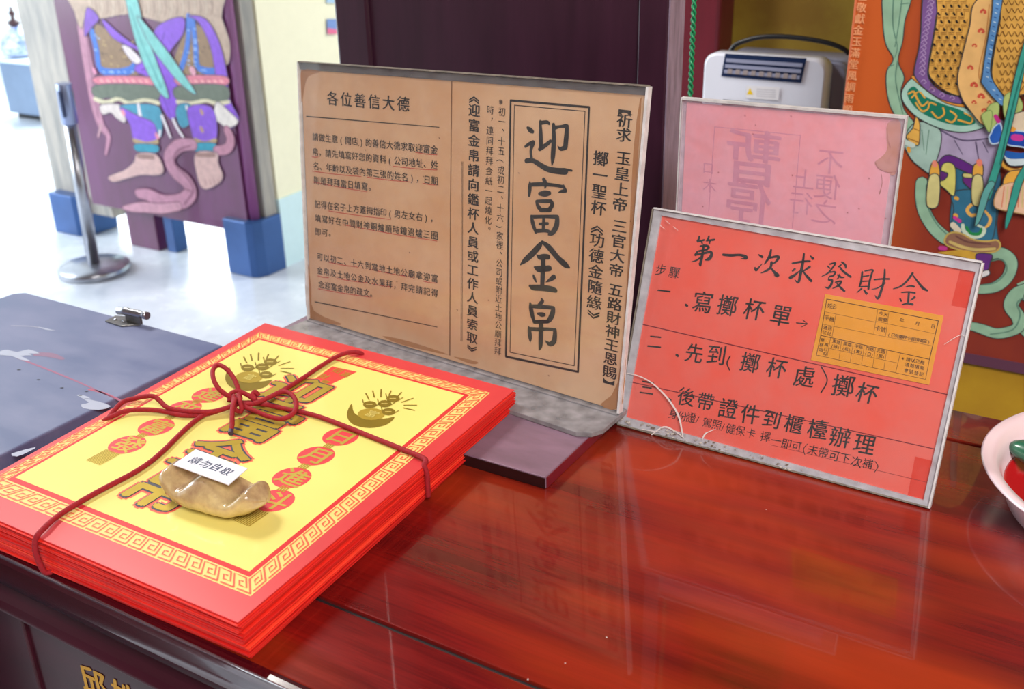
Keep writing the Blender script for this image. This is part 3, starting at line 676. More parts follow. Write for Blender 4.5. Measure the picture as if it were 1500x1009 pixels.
shoe(ony(72, 285, LY + .02).x + .02, ony(124, 345, LY).x, LY + .0, LY + .2, ony(95, 284, LY + .02).z, 'metal_shoe')
MB().box((ony(192, 330, LY + .05).x, LY + .03, .0), (ony(236, 350, LY + .05).x, LY + .10, zb - .001)).build('foot_block', PLUM, ld, bevel=.004)
MB().box((ony(240, 330, LY + .05).x, LY + .05, .0), (ony(256, 350, LY + .05).x, LY + .12, zb - .001)).build('foot_bracket', BLUEF, ld, bevel=.003)
ls = Sheet((0, LY - .001, 1.0), (1, 0, 0), (0, 0, 1))
rs = ls; h[0] = .0005
B1 = lambda p: Z(2.348, 80, 0, p)
def K2(pts, col, ol=None): K(B1(pts), col, ol)
def S2(pts, col, ol=(90, 60, 90), sm=4): S(B1(pts), col, sm, ol, 1.1)
K2([(75, -60, 30), (95, 100, 34), (120, 250, 36), (140, 360, 34), (160, 430, 26), (185, 470, 16), (176, 530, 6)], (186, 130, 152), (120, 70, 100))
K2([(90, -30, 5), (120, 200, 5), (150, 400, 5)], (142, 90, 116)); K2([(160, 430, 10), (150, 470, 6)], (196, 150, 160))
S2([(60, -60), (540, -60), (575, 60), (604, 150), (596, 222), (560, 200), (545, 120), (480, 60), (400, 80), (340, 70), (250, 50), (150, 66), (112, 40), (92, 100), (68, 40)], (186, 160, 140))
for k in range(22): x = 120 + k * 20; K2([(x, 0, 3), (x + 4, 30, 3), (x - 2, 52 + (k % 3) * 5, 2)], (150, 122, 108) if k % 2 else (212, 192, 170))
S2([(146, 80), (230, 150), (294, 214), (280, 262), (170, 246), (138, 160)], (146, 116, 86))
S2([(476, 80), (540, 130), (568, 236), (520, 262), (410, 246), (430, 150)], (146, 116, 86))
for k in range(40):
    x = R.uniform(160, 270) if k % 2 else R.uniform(430, 545); y = R.uniform(130, 238); K2([(x, y, 4), (x + 4, y + 3, 4)], (196, 164, 110) if k % 3 else (104, 80, 66))
BL = (64, 116, 204)
for q in ([(128, 104, 20), (145, 170, 20), (158, 236, 20), (210, 250, 22), (262, 240, 20), (278, 216, 16)], [(462, 56, 18), (460, 140, 18), (448, 200, 18), (432, 246, 16)], [(476, 66, 18), (486, 160, 20), (496, 232, 20), (560, 240, 20), (556, 170, 16)]): K2(q, BL)
for k in range(26):
    x, y = R.choice([(132 + k % 5 * 5, 110 + k * 5), (170 + k * 4, 246), (462, 60 + k * 7), (484, 80 + k * 6), (500 + (k % 7) * 9, 240)]); K2([(x - 3, y, 3), (x + 4, y + 3, 3)], (170, 200, 240))
S2([(112, 26), (154, 62), (128, 96), (104, 124)], (126, 74, 184))
S2([(165, 64), (240, 128), (322, 172), (352, 92), (440, 58), (444, 116), (392, 200), (432, 320), (412, 412), (372, 372), (342, 280), (276, 240), (300, 184), (204, 132)], (136, 80, 206))
for q in ([(320, 180, 4), (360, 290, 4), (400, 400, 3)], [(380, 110, 4), (360, 180, 3)], [(230, 140, 4), (290, 190, 3)], [(330, 230, 4), (300, 240, 3)]): K2(q, (96, 50, 160))
S2([(460, 54), (520, 64), (566, 140), (594, 250), (604, 340), (636, 412), (600, 444), (570, 390), (560, 300), (540, 170), (500, 80)], (136, 80, 206))
S2([(232, 156), (262, 164), (300, 206), (284, 220), (258, 200)], (226, 214, 214))
S2([(148, 262), (330, 264), (342, 294), (250, 298), (148, 290)], (216, 122, 140)); S2([(424, 262), (582, 260), (594, 292), (500, 298), (430, 294)], (216, 122, 140))
S2([(142, 292), (340, 294), (360, 340), (300, 346), (240, 352), (190, 336), (146, 342)], (104, 112, 96)); S2([(424, 296), (584, 292), (598, 346), (540, 350), (480, 348), (420, 340)], (104, 112, 96))
K2([(140, 340, 12), (180, 352, 12), (220, 340, 10), (260, 356, 12), (310, 344, 10), (360, 354, 12)], (214, 204, 170)); K2([(424, 350, 12), (470, 356, 12), (520, 346, 10), (560, 356, 12), (602, 350, 10)], (214, 204, 170))
for x in range(160, 340, 22): K2([(x, 276, 7), (x + 8, 280, 7)], (240, 170, 170))
for x in range(440, 590, 22): K2([(x, 278, 7), (x + 8, 280, 7)], (240, 170, 170))
S2([(160, 360), (235, 362), (246, 420), (216, 408), (196, 388), (168, 394)], (220, 206, 200)); S2([(230, 360), (350, 360), (372, 410), (368, 470), (340, 440), (300, 400), (250, 384)], (64, 146, 172))
S2([(426, 360), (470, 360), (470, 420), (440, 440), (420, 400)], (64, 146, 172)); S2([(560, 350), (600, 380), (634, 418), (600, 440), (566, 420), (550, 400)], (224, 214, 206))
for q in ([(290, 360, 10), (298, 410, 14)], [(372, 400, 12), (384, 430, 10), (400, 470, 8)], [(410, 410, 10), (424, 440, 10), (444, 470, 8)], [(456, 366, 8), (468, 412, 10)], [(556, 400, 14), (556, 460, 10)], [(365, 450, 8), (362, 470, 6)]): K2(q, (232, 222, 226))
S2([(226, 368), (290, 398), (346, 426), (352, 490), (280, 492), (262, 430)], (136, 84, 206)); S2([(462, 368), (540, 366), (562, 440), (548, 492), (490, 492), (470, 440)], (136, 84, 206))
for x, y in ((236, 382), (352, 462), (506, 380), (506, 440)): K2([(x, y, 12), (x + 4, y + 8, 14)], (226, 140, 160) if x < 400 else (180, 140, 120))
K2([(276, 482, 12), (320, 494, 12), (356, 486, 12)], (176, 150, 110)); K2([(486, 480, 12), (520, 492, 12), (556, 482, 12)], (176, 150, 110))
S2([(280, 494), (355, 498), (354, 524), (286, 520)], (40, 146, 170)); S2([(488, 492), (554, 492), (560, 522), (486, 520)], (40, 146, 170))
# snake
K2([(596, 448, 26), (608, 480, 28), (596, 510, 26), (560, 518, 24)], (186, 128, 148), (120, 70, 96))
K2([(478, 496, 30), (430, 500, 34), (396, 540, 36), (412, 585, 38), (454, 622, 42), (470, 660, 42), (440, 690, 40), (380, 694, 38), (330, 672, 34), (290, 665, 22)], (190, 134, 156), (120, 70, 96))
K2([(470, 500, 6), (424, 520, 8), (414, 560, 8), (450, 600, 8), (480, 650, 8), (450, 700, 7)], (150, 96, 120))
K2([(430, 708, 22), (370, 716, 26), (310, 712, 26), (270, 714, 20), (240, 714, 8)], (200, 148, 164), (120, 70, 96))
# feet
S2([(288, 526), (352, 530), (378, 580), (362, 602), (300, 602), (252, 614), (204, 626), (188, 606), (240, 584), (274, 556)], (208, 170, 164))
K2([(290, 536, 12), (340, 540, 14)], (156, 120, 112)); 
for x in (194, 206, 218): K2([(x, 612, 2), (x + 3, 622, 2)], (150, 100, 100))
S2([(486, 526), (560, 524), (566, 560), (582, 606), (560, 636), (516, 650), (494, 612)], (208, 170, 164))
K2([(492, 532, 12), (550, 532, 14)], (156, 120, 112))
for x in (520, 536, 550, 564): K2([(x, 616, 2), (x + 4, 636, 2)], (150, 100, 100))
# teal ribbons in front
S2([(238, -60), (272, -60), (312, 100), (350, 200), (396, 332), (360, 312), (310, 222), (270, 100)], (124, 196, 190)); S2([(286, 52), (370, 148), (424, 222), (490, 322), (440, 292), (380, 222), (326, 146)], (124, 196, 190))
K2([(262, 20, 4), (300, 140, 4), (370, 300, 4)], (70, 150, 150))
K2([(138, 240, 14), (142, 248, 14)], (216, 140, 170)); K2([(476, 240, 22), (480, 246, 22)], (222, 160, 176))
ls.done('guardian_painting', PAINT, ld)

# stanchion
pb = onz(140, 398, 0)
st = thing('stanchion', 'brushed steel barrier post on a round base in front of the purple door leaf', 'post', (pb.x, pb.y, 0))
MB().lathe([(.001, .0), (.146, .0), (.150, .006), (.150, .026), (.143, .034), (.05, .046), (.001, .046)], (pb.x, pb.y, 0), 48).build('base', STEEL, st)
tilt = ony(93, 122, pb.y); tx = tilt.x - pb.x
MB().tube([(pb.x, pb.y, .04), (pb.x + tx * .80, pb.y, tilt.z * .82)], .0255, 24).build('pole', STEEL, st)
MB().tube([(pb.x + tx * .79, pb.y, tilt.z * .80), (pb.x + tx, pb.y, tilt.z)], .032, 24).build('belt_head', mat('clear_blue_head', (150, 162, 196), .25, metal=.6), st, bevel=.002)
MB().box((pb.x + tx * .9 + .012, pb.y - .040, tilt.z * .84), (pb.x + tx * .9 + .024, pb.y - .0325, tilt.z * .97)).build('belt_clip', NAVY, st)

# far left cabinet with a vase
cb = thing('pedestal_cabinet', 'blue-grey metal cabinet far off at the left edge of the photo', 'cabinet', (-6.95, 4.8, 0))
MB().box((-7.12, 4.62, .04), (-6.66, 5.0, .40)).build('body', BLUEG, cb, bevel=.006)
MB().box((-7.15, 4.60, .401), (-6.63, 5.02, .415)).build('top', mat('pale_blue_top', (206, 222, 236), .4), cb, bevel=.003)
MB().box((-7.08, 4.66, 0), (-6.7, 4.96, .0395)).build('plinth', BLACKP, cb)
MB().box((-6.655, 4.63, .06), (-6.648, 4.98, .39)).build('side_door', mat('pale_pink_metal', (226, 206, 214), .4), cb, bevel=.003)
vb = ony(32, 90, 4.8); 
va = thing('vase', 'white porcelain vase with blue pattern and a dark knobbed stopper on the far cabinet', 'vase', (vb.x, 4.8, .4155))
MB().lathe([(.03, 0), (.10, .01), (.125, .06), (.11, .12), (.06, .17), (.035, .20), (.03, .21), (.001, .21)], (vb.x, 4.8, .4155), 28).build('body', mat('blue_white_porcelain', (236, 240, 250), .2, var=.6, vs_=22, col2=(110, 140, 214), coat=.4), va)
MB().lathe([(.025, 0), (.042, .02), (.04, .035), (.014, .05), (.012, .07), (.022, .085), (.02, .10), (.008, .115), (.012, .13), (.001, .142)], (vb.x, 4.8, .6258), 20).build('stopper', mat('dark_red_wood', (66, 34, 40), .4), va)
# notice on the cream wall
q = p0 + d * 0
wn = -nn; 
W0 = onp(478, 28, WA - WN * .004, WN); W1 = onp(492, 28, WA - WN * .004, WN); W2 = onp(479, 50, WA - WN * .004, WN)
hh = (W0 - W2).length
sh = Sheet(W2, (W1 - W0).normalized(), (0, 0, 1))
wn_ = thing('wall_notice', 'small blue and pink paper notice on the cream wall beside the dark screen', 'notice', tuple(W2))
nw = (W1 - W0).length
slab(sh, [(0, 0), (nw, 0), (nw, hh), (0, hh)], 0, .003).build('paper', mat('notice_blue', (120, 150, 210), .5), wn_)
slab(sh, [(.0, 0), (nw, 0), (nw, hh * .3), (.0, hh * .4)], .0031, .004).build('pink_band', mat('notice_pink', (236, 110, 150), .5), wn_)
W3 = onp(474, -30, WA - WN * .004, WN); W4 = onp(478, 4, WA - WN * .004, WN); sh = Sheet(W4, (W1 - W0).normalized(), (0, 0, 1))
tag(slab(sh, [(0, 0), (nw * 1.3, 0), (nw * 1.3, .3), (0, .3)], 0, .003).build('wall_picture', mat('notice_pale', (176, 206, 238), .5), org=W4), 'pale blue sheet at the upper frame edge above the small wall notice', 'picture')

# ================================================================== WOODEN BASE BOARD AND BROWN SIGN
bw = thing('base_board', 'flat dusty dark wooden board under the brown notice, edge toward the desk', 'board', (-.62, .8, T))
MB().box((-.858, .706, T + .0002), (-.401, .940, T + .0125)).build('board', DUSTY, bw, bevel=.0012)
MB().box((-.8575, .7052, T + .0008), (-.4016, .7059, T + .0115)).build('front_edge', mat('dark_board_edge', (36, 16, 18), .35), bw)
MB().box((-.4009, .7072, T + .0008), (-.4002, .939, T + .0118)).build('side_edge', mat('red_board_edge', (112, 14, 34), .3, coat=.4), bw)

ZB = T + .0128
BA = onz(452, 467, ZB + .007); BB = onz(905, 605, ZB + .007); bx = (BB - BA); bwid = bx.length; bx.normalize()
back = Vector((-bx.y, bx.x, 0)); le = math.radians(6)
sg = thing('notice_stand', 'brown aged paper notice with big calligraphy in a clear acrylic stand', 'sign', tuple((BA + BB) / 2))
sh = Sheet(BA, bx, Vector((0, 0, 1)) * math.cos(le) + back * math.sin(le))
bh = .314
TL = sh.px(437, 91); TR = sh.px(948, 127)
TLx, TLy = TL; TRx, TRy = TR
slab(sh, [(0, 0), (bwid, 0), TR, TL], -.0055, -.0035).build('back_sheet', SMOKE, sg)
pc = [sh.px(454, 466), sh.px(902.5, 602), sh.px(943, 140), sh.px(439, 102)]
pm = slab(sh, pc, -.0033, -.0025); pap = pm.build('paper', KRAFT, sg)
slab(sh, [(0, 0), (bwid, 0), TR, TL], .0, .0012).build('front_sheet', CLEAR, sg)
slab(sh, [sh.px(439, 101), sh.px(943, 139.5), (TRx, TRy), (TLx, TLy)], -.0033, -.0002).build('top_strip', GREYCL, sg)
for nm, P in (('side_edge', [(bwid - .0005, 0), (bwid + .0022, 0), (TRx + .0022, TRy), (TRx - .0005, TRy)]), ('side_edge', [(-.0012, 0), (.0001, 0), (TLx + .0001, TLy), (TLx - .0012, TLy)])):
    slab(sh, P, -.0056, .0014).build(nm, EDGE, sg)
slab(sh, [(TLx, TLy + .0001), (TRx, TRy + .0001), (TRx, TRy + .0012), (TLx, TLy + .0012)], -.0056, .0014).build('top_edge', EDGED, sg)
# foot of the stand: clear slab with rounded corners
fx = [onz(*p, ZB + .006) for p in ((412, 481), (470, 505), (560, 546), (700, 578), (870, 600), (893, 603), (904, 594), (905, 586))]
ft = [(p.x, p.y) for p in fx]
bkpts = [((BB + back * .055).x, (BB + back * .055).y), ((BA + back * .05).x, (BA + back * .05).y)]
ft2 = [(BA.x - .008, BA.y - .030), (BA.x + .004, BA.y - .047), (BB.x - .020, BB.y - .052), (BB.x - .006, BB.y - .046), (BB.x + .001, BB.y - .034)] + bkpts
MB().loft([[(x, y, ZB) for x, y in ft2], [(x, y, ZB + .0055) for x, y in ft2]], sm=False).build('acrylic_foot', SMOKE, sg, bevel=.0008)
slab(Sheet((0, 0, ZB + .0056), (1, 0, 0), (0, 1, 0)), [(BA.x, BA.y - .004), (BB.x, BB.y - .004), (BB.x, BB.y + .01), (BA.x, BA.y + .01)], 0, .0014).build('fold', SMOKE, sg)
# ------ printing
IK = (30, 26, 24); H1 = .0002
sh.A = sh.A - sh.n * .0025
Lc = lambda x, y: (430 + x / 2.52, 80 + y / 2.52)
Rc = lambda x, y: (660 + x / 2.018, 100 + y / 2.018)
sh.line('各位善信大德', Lc(143, 163), Lc(403, 184), .0150, IK, H1, bold=.024, sx=1.12)
KL = dict(bold=.02, res=2, sx=1.05); z = .0090
sh.line('請做生意(開店)的善信大德求取迎富金', Lc(80, 305), Lc(518, 352), z, IK, H1, **KL)
sh.line('帛，請先填寫好您的資料(公司地址、姓', Lc(80, 360), Lc(520, 408), z, IK, H1, **KL)
sh.line('名、年齡以及袋內第三張的姓名)，日期', Lc(83, 412), Lc(520, 466), z, IK, H1, **KL)
sh.line('則是拜拜當日填寫。', Lc(85, 465), Lc(288, 490), z, IK, H1, **KL)
sh.line('記得在名子上方蓋拇指印(男左女右)，', Lc(88, 553), Lc(517, 606), z, IK, H1, **KL)
sh.line('填寫好在中間財神銅爐順時鐘過爐三圈', Lc(90, 605), Lc(520, 668), z, IK, H1, **KL)
sh.line('即可。', Lc(90, 655), Lc(140, 660), z, IK, H1, **KL)
sh.line('可以初二、十六到當地土地公廟拿迎富', Lc(97, 747), Lc(520, 826), z, IK, H1, **KL)
sh.line('金帛及土地公金及水果拜，拜完請記得', Lc(97, 798), Lc(520, 880), z, IK, H1, **KL)
sh.line('念迎富金帛的疏文。', Lc(102, 850), Lc(293, 884), z, IK, H1, **KL)
for q in (((48, 228), (538, 268)), ((80, 912), (530, 1005))): sh.pstroke([(*Lc(*q[0]), 1.3), (*Lc(*q[1]), 1.0)], IK, H1, smooth=0)
sh.line('《迎富金帛請向鑑杯人員或工作人員索取》', Rc(69, 80), Rc(62, 836), .0122, IK, H1, vertical=True, bold=.03, sx=1.16)
for dx in (0, 3.6): sh.pstroke([(*Rc(33 + dx, 276), .7), (*Rc(31 + dx, 806), .7)], IK, H1, smooth=0)
sh.line('※初一、十五(或初二、十六)家裡、公司或附近土地公廟拜拜', Rc(152, 100), Rc(139, 836), .0086, IK, H1, vertical=True, bold=.008, res=2)
sh.line('時，連同拜拜金紙一起燒化。', Rc(117, 124), Rc(110, 478), .0086, IK, H1, vertical=True, bold=.008, res=2)
sh.line('擲一聖杯《功德金隨緣》', Rc(442, 268), Rc(421, 738), .0136, IK, H1, vertical=True, bold=.022, sx=1.18)
sh.line('【祈求', Rc(515, 112), Rc(510, 198), .0126, IK, H1, vertical=True, bold=.024, sx=1.24)
sh.line('玉皇上帝', Rc(509, 267), Rc(499, 404), .0126, IK, H1, vertical=True, bold=.024, sx=1.24)
sh.line('三官大帝', Rc(498, 468), Rc(488, 598), .0126, IK, H1, vertical=True, bold=.024, sx=1.24)
sh.line('五路財神王恩賜】', Rc(486, 656), Rc(466, 938), .0126, IK, H1, vertical=True, bold=.024, sx=1.24)
fr = [(178, 95), (410, 115), (377, 897), (164, 852)]
for i in range(4): sh.pstroke([(*Rc(*fr[i]), 3.0), (*Rc(*fr[(i + 1) % 4]), 3.0)], IK, H1, smooth=0)
fr = [(189, 109), (398, 127), (366, 879), (176, 839)]
for i in range(4): sh.pstroke([(*Rc(*fr[i]), 1.1), (*Rc(*fr[(i + 1) % 4]), 1.1)], IK, H1, smooth=0)
BIG = [(10.09, 760, 165, [[(135, 225, 45), (170, 255, 72), (205, 280, 55)], [(320, 125, 35), (325, 300, 62), (330, 470, 62), (320, 540, 45)], [(330, 150, 55), (420, 140, 50), (450, 165, 36)], [(310, 540, 55), (400, 480, 58), (470, 420, 48)],
    [(515, 175, 50), (520, 400, 70), (505, 650, 72), (492, 780, 16)], [(540, 220, 58), (620, 203, 36), (700, 195, 60)], [(715, 200, 60), (705, 350, 75), (690, 500, 75)], [(695, 510, 66), (620, 535, 52), (578, 492, 10)],
    [(100, 500, 38), (150, 465, 48), (215, 440, 64)], [(215, 450, 62), (180, 560, 45), (190, 670, 46)], [(115, 712, 66), (200, 705, 64), (300, 760, 72), (420, 830, 80), (560, 860, 84), (690, 868, 92)], [(690, 840, 34), (785, 857, 30)]]),
  (10.09, 760, 255, [[(370, 78, 56), (395, 140, 70), (390, 212, 18)], [(165, 115, 22), (165, 200, 62), (155, 320, 38)], [(185, 155, 55), (360, 150, 58), (540, 165, 46), (640, 185, 50)], [(660, 170, 36), (692, 245, 56)], [(690, 255, 34), (640, 252, 46), (580, 275, 8)],
    [(310, 290, 50), (385, 287, 88), (455, 280, 60)], [(258, 400, 28), (285, 470, 62), (330, 530, 56)], [(268, 400, 40), (400, 400, 55), (470, 398, 46)], [(475, 402, 60), (497, 455, 62), (450, 525, 60)], [(325, 530, 62), (460, 530, 62)],
    [(188, 615, 32), (208, 720, 64), (252, 860, 40)], [(195, 630, 50), (400, 625, 46), (560, 630, 56)], [(570, 635, 66), (560, 760, 80), (500, 865, 68), (440, 895, 22)], [(255, 838, 56), (400, 835, 50), (470, 865, 56)], [(370, 640, 46), (365, 830, 56)], [(312, 736, 36), (428, 730, 44)]]),
  (10.09, 750, 345, [[(450, 85, 30), (400, 160, 78), (290, 280, 84), (190, 370, 66), (125, 432, 14)], [(452, 95, 44), (550, 175, 84), (680, 330, 80), (790, 430, 86), (850, 472, 26)], [(372, 290, 26), (410, 320, 68), (475, 310, 74), (535, 315, 74)], [(465, 330, 72), (460, 500, 74), (450, 720, 68)],
    [(335, 465, 28), (390, 492, 86), (480, 490, 82), (555, 482, 80)], [(318, 585, 28), (335, 630, 44), (358, 682, 22)], [(620, 610, 74), (560, 655, 48), (505, 686, 10)], [(268, 745, 44), (315, 766, 78), (450, 772, 84), (580, 790, 82), (645, 810, 64)]]),
  (10.62, 760, 430, [[(358, 85, 36), (372, 118, 52), (330, 160, 56), (305, 190, 36)], [(180, 142, 26), (190, 220, 68), (215, 350, 68), (248, 450, 36)], [(185, 192, 52), (300, 200, 62), (450, 210, 58), (535, 222, 56)], [(540, 225, 62), (528, 300, 80), (490, 390, 78), (445, 435, 56)], [(240, 440, 54), (350, 436, 56), (450, 432, 54)],
    [(298, 310, 34), (350, 324, 68), (395, 325, 56)], [(152, 508, 18), (165, 560, 58), (178, 680, 64), (180, 755, 12)], [(175, 548, 54), (300, 555, 56), (440, 550, 46), (560, 562, 46)], [(350, 460, 76), (345, 650, 78), (338, 810, 66), (316, 880, 16)], [(565, 565, 58), (562, 660, 74), (545, 745, 78), (490, 785, 66), (445, 762, 44), (412, 728, 8)]])]
for s_, ox, oy, st_ in BIG:
    for q in st_: sh.pstroke(Z(s_, ox, oy, q), (34, 34, 34), H1 + .00005)
tag(sh.done('lettering', INK, sg), 'black calligraphy and rules')
# red pen underlines
ul = [((450, 360), (530, 370)), ((68, 376), (92, 377)), ((368, 412), (530, 426)), ((70, 430), (250, 450)), ((272, 452), (432, 470)), ((478, 475), (535, 481)), ((74, 470), (272, 506)), ((130, 577), (360, 608)), ((185, 628), (530, 688)), ((130, 766), (240, 784)), ((282, 792), (442, 822)), ((480, 836), (530, 843)), ((90, 816), (130, 823)), ((160, 826), (280, 842)), ((290, 845), (365, 857)), ((92, 864), (285, 895))]
for q0, q1 in ul: sh.pstroke([(*Lc(*q0), .9), (*Lc((q0[0] + q1[0]) / 2, (q0[1] + q1[1]) / 2 + 2), .9), (*Lc(*q1), .8)], (196, 60, 52), H1)
tag(sh.done('pen_underlines', INK, sg), 'red pen underlines')
sh.pstroke([(662, 118, 1.6), (660, 300, 1.3), (659, 520, 1.6)], (120, 78, 48), H1, smooth=0)
for P in ([(441, 104), (470, 105), (452, 112), (446, 130), (442, 150)], [(452, 466), (447, 400), (450, 380), (456, 420), (460, 455), (500, 474), (480, 474)], [(940, 142), (930, 300), (915, 560), (905, 598), (880, 592), (905, 560), (918, 420), (928, 220)], [(560, 492), (600, 500), (658, 520), (590, 505)], [(664, 522), (700, 530), (690, 533)]):
    sh.ppoly(P, (176, 122, 76), .0001, 3)
for k in range(16): u, v = R.uniform(460, 925), R.uniform(130, 560); sh.pstroke([(u, v, 1.2), (u + .8, v + .6, 1.2)], (100, 60, 40), H1, smooth=0)
tag(sh.done('paper_stains', INK, sg), 'brown age stains and centre seam', kind='stuff')

# ================================================================== RED HANDWRITTEN SIGN
RA = onz(905, 620, T + .0022); RB = onz(1360, 742, T + .0022); rx = (RB - RA); rw = rx.length; rx.normalize(); rback = Vector((-rx.y, rx.x, 0)); le = math.radians(16)
rsn = thing('notice_stand', 'salmon-red handwritten notice in scuffed cracked acrylic, leaning at the desk centre', 'sign', tuple((RA + RB) / 2))
sh = Sheet(RA, rx, Vector((0, 0, 1)) * math.cos(le) + rback * math.sin(le))
oc = [(0, 0), (rw, 0), sh.px(1438, 385), sh.px(958, 306)]
slab(sh, oc, -.0052, -.0034).build('back_sheet', SCUFF, rsn)
C2 = lambda x, y: (900 + x / 2.193, 290 + y / 2.193)
pc = [sh.px(*C2(36, 704)), sh.px(*C2(992, 971)), sh.px(*C2(1160, 237)), sh.px(*C2(150, 56))]
slab(sh, pc, -.0032, -.0026).build('red_paper', REDSIGN, rsn)
def ringslab(outer, inner, name, m_, h0, h1):
    for i in range(4):
        j = (i + 1) % 4; slab(sh, [outer[i], outer[j], inner[j], inner[i]], h0, h1).build(name, m_, rsn)
ringslab(oc, pc, 'margin', SCUFF, -.0032, -.0002)
slab(sh, oc, .0, .0014).build('front_sheet', CLEAR, rsn)
e = .0016
slab(sh, [(0, -.0012), (rw, -.0012), (rw, 0), (0, 0)], -.0052, .0014).build('bottom_edge', EDGED, rsn)
slab(sh, [(rw, -.001), (rw + .0018, -.001), (oc[2][0] + .0018, oc[2][1]), oc[2]], -.0052, .0016).build('side_edge', EDGE, rsn)
slab(sh, [(-.0014, 0), (0, 0), oc[3], (oc[3][0] - .0014, oc[3][1])], -.0052, .0016).build('side_edge', EDGED, rsn)
slab(sh, [oc[3], oc[2], (oc[2][0], oc[2][1] + .0016), (oc[3][0], oc[3][1] + .0016)], -.0052, .0016).build('top_edge', EDGE, rsn)
# rear strut that keeps the sign leaning
mid = RA + rx * (rw / 2)
ms = MB(); pA = sh.P((rw * .5, .11), -.0056); pB = Vector((mid.x, mid.y, T + .0006)) + rback * .075
for s_ in (-1, 1): pass
ms.loft([[tuple(pA + rx * .03), tuple(pA - rx * .03), tuple(pA - rx * .03 - sh.y * .002), tuple(pA + rx * .03 - sh.y * .002)], [tuple(pB + rx * .03 + rback * .002), tuple(pB - rx * .03 + rback * .002), tuple(pB - rx * .03), tuple(pB + rx * .03)]], sm=False)
ms.build('rear_strut', CLEAR, rsn)
sh.A = sh.A - sh.n * .0026
IK2 = (40, 38, 40)
TIT = [(7.895, 1005, 335, [[(155, 90, 20), (145, 125, 22), (128, 140, 14)], [(135, 150, 16), (208, 130, 20)], [(175, 140, 16), (188, 168, 16)], [(265, 85, 18), (255, 120, 22), (235, 142, 12)], [(240, 138, 16), (325, 126, 22)], [(280, 132, 18), (272, 168, 14)],
    [(165, 200, 14), (230, 195, 22), (262, 214, 26), (240, 242, 18)], [(152, 258, 20), (245, 240, 20)], [(130, 270, 24), (110, 302, 26)], [(118, 300, 18), (200, 285, 22), (280, 268, 28), (295, 300, 32), (270, 345, 36), (228, 360, 16)], [(205, 190, 22), (190, 300, 28), (172, 380, 30), (165, 428, 18), (150, 400, 8)], [(180, 325, 18), (120, 365, 15), (65, 382, 8)]],),
  (7.895, 1005, 335, [[(430, 300, 24), (520, 308, 28), (620, 303, 24), (690, 325, 35), (695, 345, 22), (638, 345, 6)]]),
  (7.895, 1005, 335, [[(840, 300, 12), (880, 325, 28)], [(798, 450, 16), (810, 477, 28), (840, 450, 18), (880, 405, 6)], [(985, 240, 18), (965, 320, 28), (920, 390, 18), (905, 410, 8)], [(960, 340, 18), (1040, 322, 26), (1072, 332, 28), (1040, 380, 22), (1010, 400, 14)], [(990, 390, 28), (975, 450, 25), (920, 490, 22), (868, 512, 8)], [(980, 450, 16), (1020, 500, 28), (1060, 542, 38), (1018, 540, 6)]]),
  (7.895, 1005, 335, [[(1230, 400, 18), (1340, 380, 22), (1432, 375, 20)], [(1365, 290, 18), (1350, 400, 28), (1325, 520, 30), (1300, 618, 24), (1258, 590, 6)], [(1232, 488, 16), (1258, 466, 22)], [(1205, 565, 32), (1250, 540, 28), (1312, 488, 10)], [(1430, 440, 26), (1380, 475, 18), (1345, 498, 8)], [(1352, 490, 12), (1400, 550, 26), (1448, 602, 28)], [(1440, 315, 12), (1468, 345, 28)]]),
  (8.333, 1190, 370, [[(215, 140, 16), (282, 125, 20), (250, 180, 18), (190, 250, 18), (120, 287, 10)], [(188, 165, 16), (215, 190, 14)], [(360, 115, 18), (402, 150, 24), (408, 185, 16)], [(322, 170, 18), (352, 148, 14)], [(340, 180, 18), (380, 230, 24), (468, 294, 24)], [(210, 240, 16), (282, 235, 18), (255, 280, 20), (212, 290, 14), (200, 332, 16), (242, 335, 22), (230, 390, 26), (195, 430, 26), (155, 418, 8)],
    [(310, 270, 14), (322, 300, 16), (300, 322, 10)], [(330, 265, 12), (345, 298, 22), (385, 302, 12)], [(282, 360, 14), (352, 350, 22), (320, 400, 22), (250, 435, 10)], [(300, 375, 12), (350, 430, 24), (392, 468, 22)]]),
  (8.333, 1190, 370, [[(610, 235, 20), (600, 330, 22), (577, 412, 18)], [(640, 225, 12), (735, 210, 20), (728, 250, 20), (700, 350, 22), (685, 442, 22)], [(622, 290, 14), (690, 280, 14)], [(612, 350, 14), (690, 345, 14)], [(572, 415, 14), (690, 410, 14)], [(600, 440, 20), (546, 486, 10)], [(630, 455, 16), (662, 498, 28)], [(757, 330, 14), (850, 320, 18), (938, 320, 20)], [(885, 205, 18), (880, 300, 24), (852, 430, 26), (802, 558, 26), (766, 520, 6)], [(730, 446, 8), (800, 430, 14), (888, 370, 16)]]),
  (8.333, 1190, 370, [[(1225, 250, 24), (1160, 340, 22), (1080, 410, 20), (990, 441, 10)], [(1232, 280, 14), (1300, 370, 22), (1350, 430, 30), (1402, 462, 20)], [(1146, 417, 12), (1200, 405, 18), (1242, 415, 22)], [(1092, 485, 14), (1170, 480, 18), (1252, 490, 20)], [(1180, 480, 22), (1170, 600, 22)], [(1072, 562, 18), (1085, 590, 18)], [(1248, 545, 26), (1202, 580, 12)], [(1102, 632, 14), (1160, 620, 20), (1222, 630, 26)]])]
for s_, ox, oy, st_ in TIT:
    for q in st_: sh.pstroke([(u, v, w_ * 1.15) for u, v, w_ in Z(s_, ox, oy, q)], (44, 42, 46), H1)
RK = dict(shear=.06, sx=.95, skx=.04)
def W(items, size, bold=.006, **k):
    kk = dict(RK); kk.update(k)
    for ch, x, y in items: sh.char(ch, sh.px(*C2(x, y)), size * R.uniform(.95, 1.06), IK2, H1, bold=bold, rot=R.uniform(-.05, .05), **kk)
